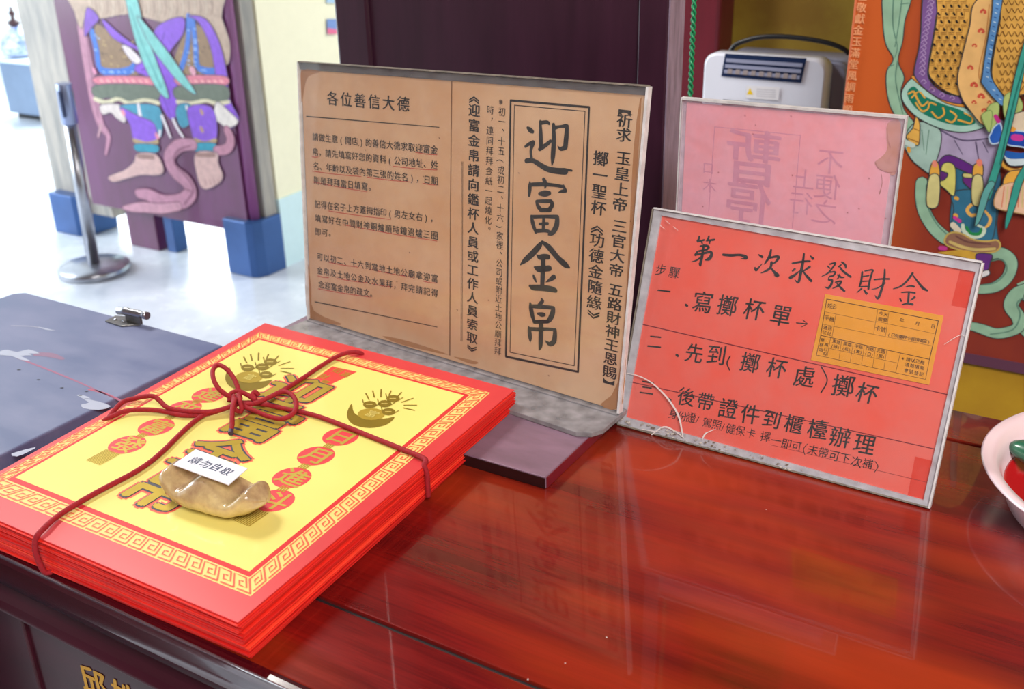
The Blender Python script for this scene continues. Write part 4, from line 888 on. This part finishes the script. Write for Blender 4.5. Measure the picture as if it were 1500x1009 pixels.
W([('步', 148, 232), ('驟', 191, 240)], .0115); W([('一', 157, 300)], .0140, .02)
W([('寫', 281, 337), ('擲', 360, 347), ('杯', 446, 360), ('單', 532, 379)], .0195, .012)
W([('二', 128, 462)], .0155, .012); W([('先', 254, 500), ('到', 325, 506), ('擲', 433, 530), ('杯', 518, 548), ('處', 607, 575), ('擲', 732, 605), ('杯', 808, 628)], .0190, .012)
W([('三', 103, 610)], .0150, .012)
W([('後', 228, 640), ('帶', 290, 655), ('證', 362, 678), ('件', 434, 696), ('到', 503, 712), ('櫃', 573, 728), ('檯', 650, 745), ('辦', 722, 770), ('理', 800, 792)], .0178, .012)
W([('身', 188, 694), ('份', 216, 702), ('證', 245, 706), ('/', 267, 712), ('駕', 297, 722), ('照', 328, 729), ('/', 349, 736), ('健', 372, 742), ('保', 403, 748), ('卡', 437, 756), ('擇', 484, 767), ('一', 518, 780), ('即', 551, 790), ('可', 584, 798), ('未', 636, 810), ('帶', 670, 818), ('可', 705, 828), ('下', 740, 836), ('次', 776, 848), ('補', 812, 854)], .0096, .004, res=2)
for x, y, w_ in ((232, 343, 8), (202, 504, 8), (178, 646, 8)): sh.pstroke([(*C2(x - 2, y), w_ / 2.2), (*C2(x + 2, y + 3), w_ / 2.2)], IK2, H1, smooth=0)
for q in ([(372, 508), (362, 530), (370, 552)], [(665, 542), (684, 585), (664, 625)], [(620, 790), (608, 806), (612, 824)], [(838, 846), (847, 862), (836, 880)]): sh.pstroke([(*C2(*p), 1.9 if q[0][0] in (372, 665) else 1.1) for p in q], IK2, H1)
sh.pstroke([(*C2(585, 401), 1.6), (*C2(620, 404), 1.6)], IK2, H1, smooth=0); sh.pstroke([(*C2(606, 392), 1.3), (*C2(621, 404), 1.6), (*C2(602, 414), 1.2)], IK2, H1, smooth=0)
tag(sh.done('lettering', INK, rsn), 'black handwritten characters')
for q0, q1, wd in (((88, 405), (1078, 633), 1.4), ((50, 590), (1034, 807), 1.3), ((500, 792), (1034, 920), .5)): sh.pstroke([(*C2(*q0), wd), (*C2(*q1), wd)], (120, 24, 40), H1, smooth=0)
tag(sh.done('ruled_lines', INK, rsn), 'dark red ruled lines')
for P in ([(1110, 232), (1160, 242), (1135, 355), (1082, 345)], [(966, 830), (1026, 845), (992, 970), (942, 956)]): sh.ppoly([C2(*p) for p in P], (228, 64, 44), .0001); tag(sh.done('tape_patch', INK, rsn), 'darker red tape')
sl = [sh.px(*C2(*p)) for p in ((632, 520), (1012, 600), (1058, 378), (678, 308))]
slip = slab(sh, sl, .0004, .0009).build('orange_slip', YSLIP, rsn)
D2 = lambda x, y: (1180 + x / 6.727, 420 + y / 6.727)
BK = (70, 44, 24); sh.A = sh.A + sh.n * .0009
def ln(p, q, w_): sh.pstroke([(*D2(*p), w_), (*D2(*q), w_)], BK, .00015, smooth=0)
for p, q, w_ in (((210, 120), (1310, 335), 1.0), ((1310, 335), (1222, 715), 1.0), ((150, 478), (1222, 715), .9), ((210, 120), (150, 478), .9), ((150, 478), (108, 672), .7), ((108, 672), (1182, 912), .6), ((1222, 715), (1182, 912), .6),
                 ((190, 245), (700, 350), .4), ((170, 368), (1240, 580), .4), ((700, 340), (1265, 460), .4), ((712, 225), (672, 460), .45), ((822, 248), (790, 480), .45), ((300, 268), (262, 492), .45), ((248, 500), (212, 695), .5), ((240, 608), (905, 750), .45),
                 ((356, 530), (330, 715), .4), ((470, 555), (440, 738), .4), ((580, 580), (552, 762), .4), ((690, 605), (662, 790), .4), ((800, 628), (772, 812), .4), ((935, 655), (888, 845), .5)): ln(p, q, w_)
def W3(txt, x0, y0, x1, y1, s_):
    sh.line(txt, D2(x0, y0), D2(x1, y1), s_, BK, .00015, res=1, bold=.01)
z = .0035
W3('姓名', 240, 188, 283, 195, z + .001); W3('手機', 208, 308, 258, 320, z + .0008); W3('通訊', 195, 402, 240, 410, z); W3('住址', 185, 448, 232, 462, z); W3('今天', 742, 265, 790, 275, z); W3('國曆', 735, 318, 782, 328, z)
W3('年', 948, 330, 948, 330, z); W3('月', 1102, 362, 1102, 362, z); W3('日', 1255, 392, 1255, 392, z); W3('卡號', 710, 410, 762, 422, z + .0008); W3('(已有擲杯卡者請填寫)', 822, 470, 1215, 545, z)
for k, t_ in enumerate('東南中西北'):
    W3(t_ + '路', 283 + k * 109, 538 + k * 23, 325 + k * 109, 548 + k * 23, z)
for k, t_ in enumerate('綠紅黃白黑'): W3('(' + t_ + ')', 262 + k * 111, 582 + k * 24, 325 + k * 111, 598 + k * 24, z)
W3('擲', 165, 525, 165, 525, z); W3('杯', 155, 575, 155, 575, z); W3('項', 150, 625, 150, 625, z); W3('再', 205, 572, 205, 572, z); W3('打', 198, 615, 198, 615, z); W3('勾', 190, 662, 190, 662, z)
W3('※請以正楷', 965, 708, 1150, 745, z); W3('清楚填寫', 1000, 768, 1145, 800, z); W3('會號登記', 990, 825, 1140, 862, z)
o = sh.done('form_printing', INK, slip, org=((RA + RB) / 2)); 
sh.new(); sh.A = sh.A - sh.n * .0009
# cracks and grit in the acrylic (on its front face)
sh.A = RA + sh.n * .0015
for q in ([(40, 562, 2), (80, 572, 3), (118, 592, 4), (155, 625, 5), (185, 662, 6), (208, 705, 6), (220, 765, 4)], [(282, 775, 3), (290, 760, 5), (300, 752, 3), (325, 742, 1)], [(120, 760, 3), (160, 735, 5), (200, 752, 4), (222, 770, 3)], [(90, 742, 2), (120, 748, 3), (150, 752, 2)], [(1060, 470, 1), (1110, 440, 2), (1130, 448, 1)]):
    sh.pstroke(Z(2.193, 900, 290, q), (226, 216, 214), .0001); sh.done('crack', INK, rsn)
for k in range(60):
    t = R.random() ** 1.5 * .6; x = 15 + t * 990; y = 722 + t * 275 - R.uniform(0, 22); s_ = R.uniform(2, 6); sh.pstroke(Z(2.193, 900, 290, [(x, y, s_), (x + s_, y + R.uniform(-2, 2), s_ * .7)]), R.choice([(206, 198, 188), (120, 106, 92), (170, 160, 150)]), .0001, smooth=0)
for x, y in ((165, 72), (190, 92), (148, 88)): sh.pstroke(Z(2.193, 900, 290, [(x, y, 2), (x + 14, y + 12, 1)]), (226, 200, 196), .0001, smooth=0)
tag(sh.done('grit', INK, rsn), 'white scuffs and grit', kind='stuff')

# ================================================================== PINK SIGN BEHIND
PY = .985
pk = thing('notice_stand', 'faded pink notice seen from behind in a stained upright acrylic holder', 'sign', (-.29, PY, T))
q = [ony(992.5, 300, PY), ony(1302, 355, PY), ony(1323, 178, PY), ony(1003, 146, PY)]
x0, x1, zt0, zt1 = q[0].x, q[1].x, q[3].z, q[2].z
sh = Sheet((x0, PY, T + .006), (1, 0, 0), (0, 0, 1))
W_ = x1 - x0; H_ = zt0 - T - .006
slab(sh, [(0, 0), (W_, 0), (W_, H_), (0, H_)], -.005, -.0034).build('back_sheet', SCUFF, pk)
slab(sh, [(.004, .003), (W_ - .008, .003), (W_ - .007, H_ - .003), (.004, H_ - .003)], -.0032, -.0026).build('pink_paper', PINKP, pk)
slab(sh, [(0, 0), (W_, 0), (W_, H_), (0, H_)], -.0001, .0013).build('front_sheet', clear_mat('cloudy_acrylic', (.99, .97, .98), .14, (246, 214, 236)), pk)
for P in ([(-.0012, 0), (0, 0), (0, H_), (-.0012, H_)], [(W_, 0), (W_ + .0015, 0), (W_ + .0015, H_), (W_, H_)], [(-.001, H_), (W_ + .0015, H_), (W_ + .0015, H_ + .0022), (-.001, H_ + .0022)]): slab(sh, P, -.005, .0016).build('edge', EDGE, pk)
MB().box((x0, PY - .035, T + .0002), (x1, PY + .045, T + .0052)).build('acrylic_foot', CLEAR, pk, bevel=.001)
sh.A = sh.A - sh.n * .0026
E2 = lambda x, y: (995 + x / 4.615, 160 + y / 4.615)
FT = (214, 142, 166)
for q_ in ([(240, 118), (820, 176)], [(240, 118), (200, 690)], [(820, 176), (765, 800)]): sh.pstroke([(*E2(*p), 1.2) for p in q_], FT, H1, smooth=0)
for ch, x, y, s_ in (('暫', 515, 345, .054), ('停', 480, 640, .044)): sh.char(ch, sh.px(*E2(x, y)), s_, FT, H1 + (.0001 if ch == '停' else 0), bold=.015, flip=True)
for ch, x, y, s_ in (('不', 1030, 360, .024), ('便', 1010, 530, .024), ('之', 990, 700, .024), ('上', 850, 480, .020), ('行', 830, 640, .022), ('木', 210, 520, .014), ('口', 200, 400, .012)): sh.char(ch, sh.px(*E2(x, y)), s_, FT, H1, flip=True)
tag(sh.done('faint_lettering', INK, pk), 'faint mirrored characters showing through')
for P in ([(1412, 92), (1498, 96), (1468, 425), (1400, 420), (1335, 385), (1325, 355), (1370, 320), (1405, 270), (1400, 180)],): sh.ppoly([E2(*p) for p in P], (204, 148, 112), .0003, 4)
for q_ in ([(1325, 355, 5), (1350, 400, 6), (1410, 425, 5), (1465, 420, 3)], [(1408, 130, 3), (1412, 210, 4), (1428, 258, 7)], [(1368, 440, 3), (1372, 500, 4), (1355, 570, 7)], [(1450, 290, 2), (1420, 330, 2), (1418, 370, 2)]): sh.pstroke(Z(4.615, 995, 160, q_), (166, 96, 60), .0005)
for x, y in ((445, 42), (755, 45), (515, 105), (498, 165), (265, 425), (765, 445), (1137, 697), (1395, 735), (160, 655), (1215, 670), (1283, 465)): sh.pstroke(Z(4.615, 995, 160, [(x, y, 7), (x + 3, y + 3, 6)]), (160, 60, 60), .0005, smooth=0)
tag(sh.done('stains', INK, pk), 'brown water stain and specks', kind='stuff')

# ================================================================== THE PACK OF ENVELOPES
GRP = 'red paper bags in the tied pack'
BLc, BRc, FRc, FLc = (-.847, .817), (-.494, .807), (-.478, .398), (-.814, .394)
NE = 22; step = .0352 / NE
for k in range(NE):
    zc = T + .0003 + k * step; lastk = k == NE - 1
    f = (1 - k / NE)
    jx, jy = R.uniform(-.0016, .0016), R.uniform(-.0014, .0014); ro = R.uniform(-.004, .004)
    pts = []
    base = [FLc, (FRc[0] + .004 * f, FRc[1] + .003 * f), (BRc[0] - .002 * f, BRc[1] + .005 * f), BLc]
    cx, cy = -.66, .6
    for i in range(4):
        p, q = base[i], base[(i + 1) % 4]
        nseg = 6
        for s_ in range(nseg):
            t = s_ / nseg; x = p[0] + (q[0] - p[0]) * t; y = p[1] + (q[1] - p[1]) * t
            if not lastk and s_: x += R.uniform(-.0006, .0006); y += R.uniform(-.0006, .0006)
            if not lastk: x, y = cx + (x - cx) - (y - cy) * ro + jx, cy + (y - cy) + (x - cx) * ro + jy
            pts.append((x, y))
    th = step * .86
    mbx = MB()
    ins = lambda P, d_: [(cx + (x - cx) * (1 - d_), cy + (y - cy) * (1 - d_)) for x, y in P]
    rings = [ins(pts, .0022), pts, pts, ins(pts, .0016)]
    zz = [zc, zc + th * .3, zc + th * .8, zc + th]
    mbx.loft([[(x, y, z_) for x, y in r_] for r_, z_ in zip(rings, zz)], sm=False)
    if lastk:
        env_top = thing('paper_bag', 'topmost red and yellow festive paper bag with gold print, tied with cord', 'paper bag', (cx, cy, zc), GRP)
        mbx.build('bag', REDTOP, env_top)
    else:
        o = mbx.build('paper_bag', REDP[R.choice([0, 0, 1, 2, 3])], org=(cx, cy, zc))
        tag(o, 'lowest red paper bag of the tied pack, lying flat on the desk' if k == 0 else 'second red paper bag, directly under the yellow-printed top one' if k == NE - 2 else 'plain red paper bag in the middle of the tied pack', 'paper bag', GRP)
ZE = T + .0003 + (NE - 1) * step + step * .86
es = Sheet((0, 0, ZE), (1, 0, 0), (0, 1, 0))
YEL, YB2, RDL = (238, 222, 124), (246, 212, 128), (216, 50, 54)
fo = [(-.8105, .4185), (-.491, .4245), (-.512, .789), (-.833, .7935)]      # frieze outer FL FR BR BL
fi = [(-.795, .445), (-.513, .446), (-.532, .771), (-.817, .776)]          # yellow field
def lerp2(a_, b_, t): return (a_[0] + (b_[0] - a_[0]) * t, a_[1] + (b_[1] - a_[1]) * t)
mid_o = [lerp2(a_, b_, .0) for a_, b_ in zip(fo, fi)]; mid_i = [lerp2(a_, b_, .78) for a_, b_ in zip(fo, fi)]
es.poly(fo, YB2, .0001); es.poly(mid_i, RDL, .0002); es.poly(fi, YEL, .0003)
es.done('yellow_panel', print_mat('coated_print', .3, coat=.25, noise=.04, scale=14), env_top)
# key-fret border
for i in range(4):
    A0, A1, B0, B1 = fo[i], fo[(i + 1) % 4], mid_i[i], mid_i[(i + 1) % 4]
    L_ = math.dist(A0, A1); n = round(L_ / .0170)
    for k in range(n):
        def M_(u, v):
            t = (k + u) / n; a_ = lerp2(A0, A1, t); b_ = lerp2(B0, B1, t); return (*lerp2(a_, b_, .12 + v * .76), .0016)
        es.stroke([M_(*p) for p in ((0, 0), (0, 1), (.78, 1), (.78, .30), (.34, .30), (.34, .64), (.56, .64))], (226, 96, 62), .0004, smooth=0)
        es.stroke([M_(*p) for p in ((.22, 0), (1.0, 0))], (226, 96, 62), .0004, smooth=0)
tag(es.done('fret_border', INK, env_top), 'red key-fret border')
# circles with gold characters
GOLD = (196, 168, 62); GOLDD = (150, 128, 40)
def circ(c_, r_, col, hh_, n_=32): es.poly([(c_[0] + r_ * math.cos(2 * pi * j / n_), c_[1] + r_ * math.sin(2 * pi * j / n_)) for j in range(n_)], col, hh_)
rc = [es.px(499, 640), es.px(463, 668), es.px(427.5, 700), es.px(402, 733.5)]
lc = [es.px(306, 579), es.px(270, 598.5), es.px(228.9, 625.7), es.px(186.4, 651.5)]
for c_ in rc + lc: circ(c_, .0172, (232, 62, 70), .0004); es.done('red_roundel', INK, env_top)
es.ppoly([(487, 537), (523, 545), (471, 570), (449.6, 563.6)], (228, 66, 56), .0004)
es.done('red_seal', INK, env_top)
for c_, ch in zip(rc + lc, '日月進斗進來富發'): es.char(ch, c_, .0245, (214, 186, 84), .0006, bold=.026, sx=1.08)
for col_ in (rc, lc):
    for a_, b_ in zip(col_, col_[1:]):
        m_ = lerp2(a_, b_, .5)
        for dx in (-.0035, -.0012, .0012, .0035): es.stroke([(m_[0] + dx, m_[1] - .004, .0014), (m_[0] + dx, m_[1] + .004, .0014)], GOLD, .0006, smooth=0)
m_ = es.px(151.5, 670)
for k in range(9): es.stroke([(m_[0] - .009 + k * .0022, m_[1] - .011, .0013), (m_[0] - .009 + k * .0022, m_[1] + .011, .0013)], GOLD, .0006, smooth=0)
m_ = (rc[3][0], rc[3][1] - .028)
for k in range(9): es.stroke([(m_[0] - .009 + k * .0022, m_[1] - .011, .0013), (m_[0] - .009 + k * .0022, m_[1] + .011, .0013)], GOLD, .0006, smooth=0)
for ch, u, v in (('招', 494, 543.5), ('財', 474, 552), ('進', 506, 549), ('寶', 474, 561)): es.char(ch, es.px(u, v), .0105, GOLD, .0006, bold=.01)
# ingot-and-coins emblems
def emblem(du, dv, sc):
    f_ = lambda P: [((u - 545) * sc + du, (v - 598) * sc + dv) for u, v in [(400 + x / 2.292, 460 + y / 2.292) for x, y in P]]
    es.ppoly(f_([(264, 298), (249, 326), (252, 350), (275, 370), (325, 379), (375, 370), (402, 352), (407, 341), (385, 346), (345, 349), (305, 345), (272, 328)]), GOLDD, .0006, 3)
    es.ppoly(f_([(330 + 46 * math.cos(a_ / 8 * pi), 333 + 20 * math.sin(a_ / 8 * pi)) for a_ in range(16)]), GOLD, .0007)
    for cx_, cy_ in ((325, 301), (375, 298), (403, 281), (388, 325)):
        es.ppoly(f_([(cx_ + 23 * math.cos(a_ / 6 * pi), cy_ + 12 * math.sin(a_ / 6 * pi)) for a_ in range(12)]), GOLDD, .0008)
        es.pstroke([(*p, 1.0 * sc) for p in f_([(cx_ - 22, cy_ - 6), (cx_ - 24, cy_ - 16)])], GOLDD, .0008, smooth=0); es.pstroke([(*p, 1.0 * sc) for p in f_([(cx_ + 20, cy_ + 4), (cx_ + 34, cy_ - 4)])], GOLDD, .0008, smooth=0)
        es.pstroke([(*p, 1.2 * sc) for p in f_([(cx_ - 10, cy_), (cx_ + 8, cy_)])], YEL, .0009, smooth=0)
    for a_, b_ in (((362, 275), (363, 250)), ((340, 276), (335, 255)), ((322, 284), (312, 264)), ((420, 272), (431, 260)), ((432, 293), (470, 280)), ((440, 303), (482, 303)), ((438, 312), (474, 320)), ((390, 270), (396, 255))): es.pstroke([(*p, 1.3 * sc) for p in f_([a_, b_])], GOLDD, .0008, smooth=0)
    es.char('富', es.px(*f_([(330, 333)])[0]), .012 * sc, YEL, .0009, bold=.01)
emblem(545, 600, 1.0); emblem(366, 546, .98)
# main title
for ch, u, v in (('迎', 425, 574), ('富', 379, 620), ('金', 309, 668), ('帛', 240, 716)):
    c_ = es.px(u, v)
    es.char(ch, c_, .060, GOLD, .0011, bold=.035, sx=1.05); 
tag(es.done('gold_print', FOIL, env_top), 'gold foil characters and emblems')
for ch, u, v in (('迎', 425, 574), ('富', 379, 620), ('金', 309, 668), ('帛', 240, 716)):
    c_ = es.px(u, v); es.char(ch, c_, .060, (240, 96, 74), .0005, bold=.085, sx=1.05); es.char(ch, c_, .060, (62, 62, 74), .0008, bold=.050, sx=1.05)
es.done('title_outline', INK, env_top)

# ================================================================== CORD AND BOW
rc_ = .0024
def P3(u, v, hgt): p = onz(u, v, ZE + .001 + rc_ + hgt); return (p.x, p.y, p.z)
def ctube(pts, r_=rc_, tip=False):
    c_ = cr(pts, 7, False); rr_ = [r_] * len(c_)
    return MB().tube(c_, rr_, 10)
cd_ = thing('cord', 'dark red round cord tied in a bow around the envelope pack', 'cord', (-.70, .65, ZE))
zs = T + .004
fe = onz(46, 792, ZE)
def seg(name, pts): return ctube(pts).build(name, CORD, cd_)
seg('strand', [P3(352, 590, .005), P3(325, 600, .002), P3(298, 608, .0005), P3(272, 628, 0), P3(235, 664, 0), P3(200, 690, 0), P3(140, 722, 0), P3(90, 752, .0), P3(62, 776, .001), (fe.x - .0, .3935, ZE - .001), (fe.x + .001, .3905, ZE - .012), (fe.x + .004, .3915, T + .006), (fe.x + .006, .3965, T + .0028)])
bk = onz(155, 607, ZE)
for (pts, dy) in (([P3(348, 592, .006), P3(315, 602, .003), P3(290, 603, .0035), P3(262, 601, .003), P3(244, 596, .005), P3(232, 585, .009), P3(222, 580, .011), P3(200, 583, .008), P3(178, 590, .004)], 0), ([P3(346, 592, .002), P3(305, 606, .0), P3(268, 608, .0), P3(232, 601, .001), P3(200, 600, .001), P3(180, 603, .001), P3(168, 608, .0005)], .004)):
    e_ = P3(158, 608, 0); seg('strand', pts + [(e_[0] + .0, e_[1] - dy, ZE + .0), (e_[0] - .0035, e_[1] - dy, ZE - .006), (e_[0] - .003, e_[1] - dy, T + .006)])
e_ = onz(526, 518, ZE + .002)
seg('strand', [P3(352, 590, .004), P3(378, 588, .002), P3(405, 577, .0005), P3(440, 556, .0), P3(470, 536, .0), P3(492, 523, .0005), P3(512, 516, .001), (e_.x, e_.y + .002, ZE + .002), (e_.x + .001, e_.y + .0055, ZE - .006), (e_.x + .001, e_.y + .006, T + .006)])
_e = onz(646, 690, ZE); rye = _e.y; rxe = FRc[0] + (BRc[0] - FRc[0]) * (rye - FRc[1]) / (BRc[1] - FRc[1])
seg('strand', [P3(350, 590, .004), P3(385, 592, .002), P3(415, 598, .0), P3(460, 608, .0), P3(500, 622, .0), P3(545, 640, .0), P3(590, 658, .0), P3(622, 672, .0002), (rxe + .0005, rye, ZE + .0008), (rxe + .0035, rye - .001, ZE - .006), (rxe + .0045, rye - .002, ZE - .016), (rxe + .0050, rye - .003, T + .006)])
seg('bow_loop', [P3(352, 588, .004), P3(338, 582, .010), P3(322, 571, .017), P3(313, 556, .024), P3(312, 542, .028), P3(319, 535, .029), P3(330, 539, .028), P3(342, 553, .022), P3(349, 570, .015), P3(352, 584, .009)])
seg('bow_loop', [P3(352, 592, .005), P3(372, 591, .006), P3(392, 583, .009), P3(412, 574, .011), P3(426, 577, .011), P3(434, 590, .008), P3(430, 605, .005), P3(414, 613, .003), P3(394, 610, .003), P3(374, 602, .005), P3(354, 594, .007)])
seg('knot_wrap', [P3(336, 588, .007), P3(338, 577, .012), P3(348, 573, .014), P3(362, 578, .011), P3(374, 586, .007), P3(370, 578, .010), P3(374, 574, .012), P3(379, 580, .008)])
seg('knot_wrap', [P3(349, 578, .014), P3(352, 588, .013), P3(354, 598, .008), P3(352, 604, .004)])
seg('knot_wrap', [P3(343, 580, .012), P3(342, 592, .012), P3(345, 600, .008), P3(352, 602, .004), P3(358, 594, .004)])
seg('cord_end', [P3(345, 584, .014), P3(341, 596, .013), P3(340, 612, .008), P3(340, 622, .004), P3(338.5, 630, .0015)])
ctube([P3(338.6, 629, .0016), P3(338, 635, .0004)], rc_ * 1.06).build('cord_tip', CORDT, cd_)

# ================================================================== INGOT WEIGHT WITH CARD
i0 = Vector((-.611, .497, ZE + .0013)); ax = (onz(388, 735, ZE + .018) - onz(243, 695, ZE + .018)); ax.z = 0; half = ax.length / 2 * 1.03; ax.normalize(); ay = Vector((-ax.y, ax.x, 0))
cen = (onz(388, 735, ZE + .018) + onz(243, 695, ZE + .018)) / 2; i0 = Vector((cen.x, cen.y, ZE + .0013))
ing = thing('ingot', 'worn yellow-brown glazed ingot-shaped paperweight on the envelope pack', 'paperweight', tuple(i0))
NU, NV = 40, 28; rings = []
for i in range(NU + 1):
    u = -math.cos(pi * i / NU) * .999; au = abs(u)
    wv_ = .0225 * (1 - au ** 3.2) ** .5 * (1 - .10 * math.exp(-(u / .5) ** 2) * 0) 
    ht2 = .022 + .013 * au ** 2 * 1.0; ht2 = ht2 - (.016 * max(0, au - .80) / .2) ** 1
    bt = .0 + .016 * max(0, au - .45) ** 1.6 / .55 ** 1.6
    mz = (ht2 + bt) / 2; hz_ = (ht2 - bt) / 2
    ring = []
    for j in range(NV):
        a_ = 2 * pi * j / NV; cx_, sz_ = math.cos(a_), math.sin(a_)
        ex = .72
        yy = wv_ * math.copysign(abs(cx_) ** ex, cx_); zz_ = hz_ * math.copysign(abs(sz_) ** ex, sz_)
        if sz_ > 0:                                   # saddle between a centre mound and the raised ends
            g_ = math.exp(-((au - .50) / .16) ** 2); zz_ -= .0085 * g_ * sz_
            zz_ += .008 * math.exp(-(u / .30) ** 2) * sz_ ** 2
        if sz_ < 0: yy *= 1 - .30 * (-sz_) ** 2
        nzz = .0005 * math.sin(9 * u + 3 * a_) + .0004 * math.sin(5 * a_ + 17 * u)
        P_ = i0 + ax * (u * half + nzz) + ay * (yy * (1 + nzz * 30)) + Vector((0, 0, max(0, mz + zz_)))
        ring.append(tuple(P_))
    rings.append(ring)
MB().loft(rings).build('ingot_body', INGOT, ing)
ZC = ZE + .0345
cc_ = [onz(u, v, ZC + dz) for (u, v), dz in zip(((253.9, 681.2), (335, 711), (362.7, 686.9), (286.9, 658.9)), (0, 0, 0, 0))]
cs = Sheet(cc_[0], (cc_[1] - cc_[0]), (cc_[3] - cc_[0]))
cp_ = [((p - cc_[0]).dot(cs.x), (p - cc_[0]).dot(cs.y)) for p in cc_]
cardo = slab(cs, cp_, 0, .0007).build('paper_label', CARD, ing)
F2 = lambda x, y: (220 + x / 5.605, 600 + y / 5.605)
cs.A = cs.A + cs.n * .0007
for ch, x, y in (('請', 368, 418), ('勿', 452, 448), ('自', 538, 473), ('取', 622, 508)): cs.char(ch, cs.px(*F2(x, y)), .0102, (30, 44, 84), .0001, bold=.015)
cs.done('lettering', INK, cardo, org=i0)

# ================================================================== DISH AND GREEN BLOCK
ZR = T + .040
c3 = [onz(*p, ZR) for p in ((1437, 660), (1500, 603), (1500, 750))]
(ax_, ay_), (bx_, by_), (cx3, cy3) = [(p.x, p.y) for p in c3]
D_ = 2 * (ax_ * (by_ - cy3) + bx_ * (cy3 - ay_) + cx3 * (ay_ - by_))
pcx = ((ax_ ** 2 + ay_ ** 2) * (by_ - cy3) + (bx_ ** 2 + by_ ** 2) * (cy3 - ay_) + (cx3 ** 2 + cy3 ** 2) * (ay_ - by_)) / D_
pcy = ((ax_ ** 2 + ay_ ** 2) * (cx3 - bx_) + (bx_ ** 2 + by_ ** 2) * (ax_ - cx3) + (cx3 ** 2 + cy3 ** 2) * (bx_ - ax_)) / D_
pr = math.dist((pcx, pcy), (ax_, ay_))
pl_ = thing('dish', 'pale pink plastic dish with a red base cut off by the right photo edge', 'dish', (pcx, pcy, T))
MB().lathe([(.001, .0003), (pr * .78, .0003), (pr * .82, .004), (pr * .89, .026), (pr * .93, .0365), (pr * .985, .0385), (pr, .040), (pr * .985, .0415), (pr * .915, .0390), (pr * .87, .028), (pr * .83, .010), (pr * .79, .0062), (.001, .006)], (pcx, pcy, T), 80).build('dish_body', PLATE, pl_)
MB().lathe([(.001, .0062), (pr * .785, .0063), (pr * .828, .0102), (pr * .845, .0165), (pr * .83, .0160), (pr * .78, .0078), (.001, .0072)], (pcx, pcy, T), 80).build('red_base', mat('red_dish_base', (196, 30, 34), .12, coat=.6), pl_)
tip = onz(1475, 652, T + .026)
jb = thing('divination_block', 'dark green lacquered crescent divination block lying in the pink dish', 'divination block', (tip.x + .06, tip.y, T + .0075))
rings = []; n = 26; dirx = Vector((.90, -.43, 0)).normalized(); diry = Vector((.43, .90, 0))
for k in range(n + 1):
    t = k / n; u = math.sin(pi * t); rr_ = .021 * u ** .55 + .0005; hh_ = .017 * u ** .55 + .0005
    zc_ = T + .0078 + .0165 * (1 - u) ** 1.5; c_ = Vector((tip.x, tip.y, 0)) + dirx * (t * .135) + diry * (.030 * u * 0 + .012 * u)
    rings.append([(c_.x + diry.x * rr_ * math.cos(2 * pi * j / 20), c_.y + diry.y * rr_ * math.cos(2 * pi * j / 20), zc_ + hh_ * (1 + math.sin(2 * pi * j / 20))) for j in range(20)])
MB().loft(rings).build('crescent', JADE, jb)

bpy.data.objects.remove(_to); 
for o in list(bpy.data.objects):
    if 'o' in o: del o['o']
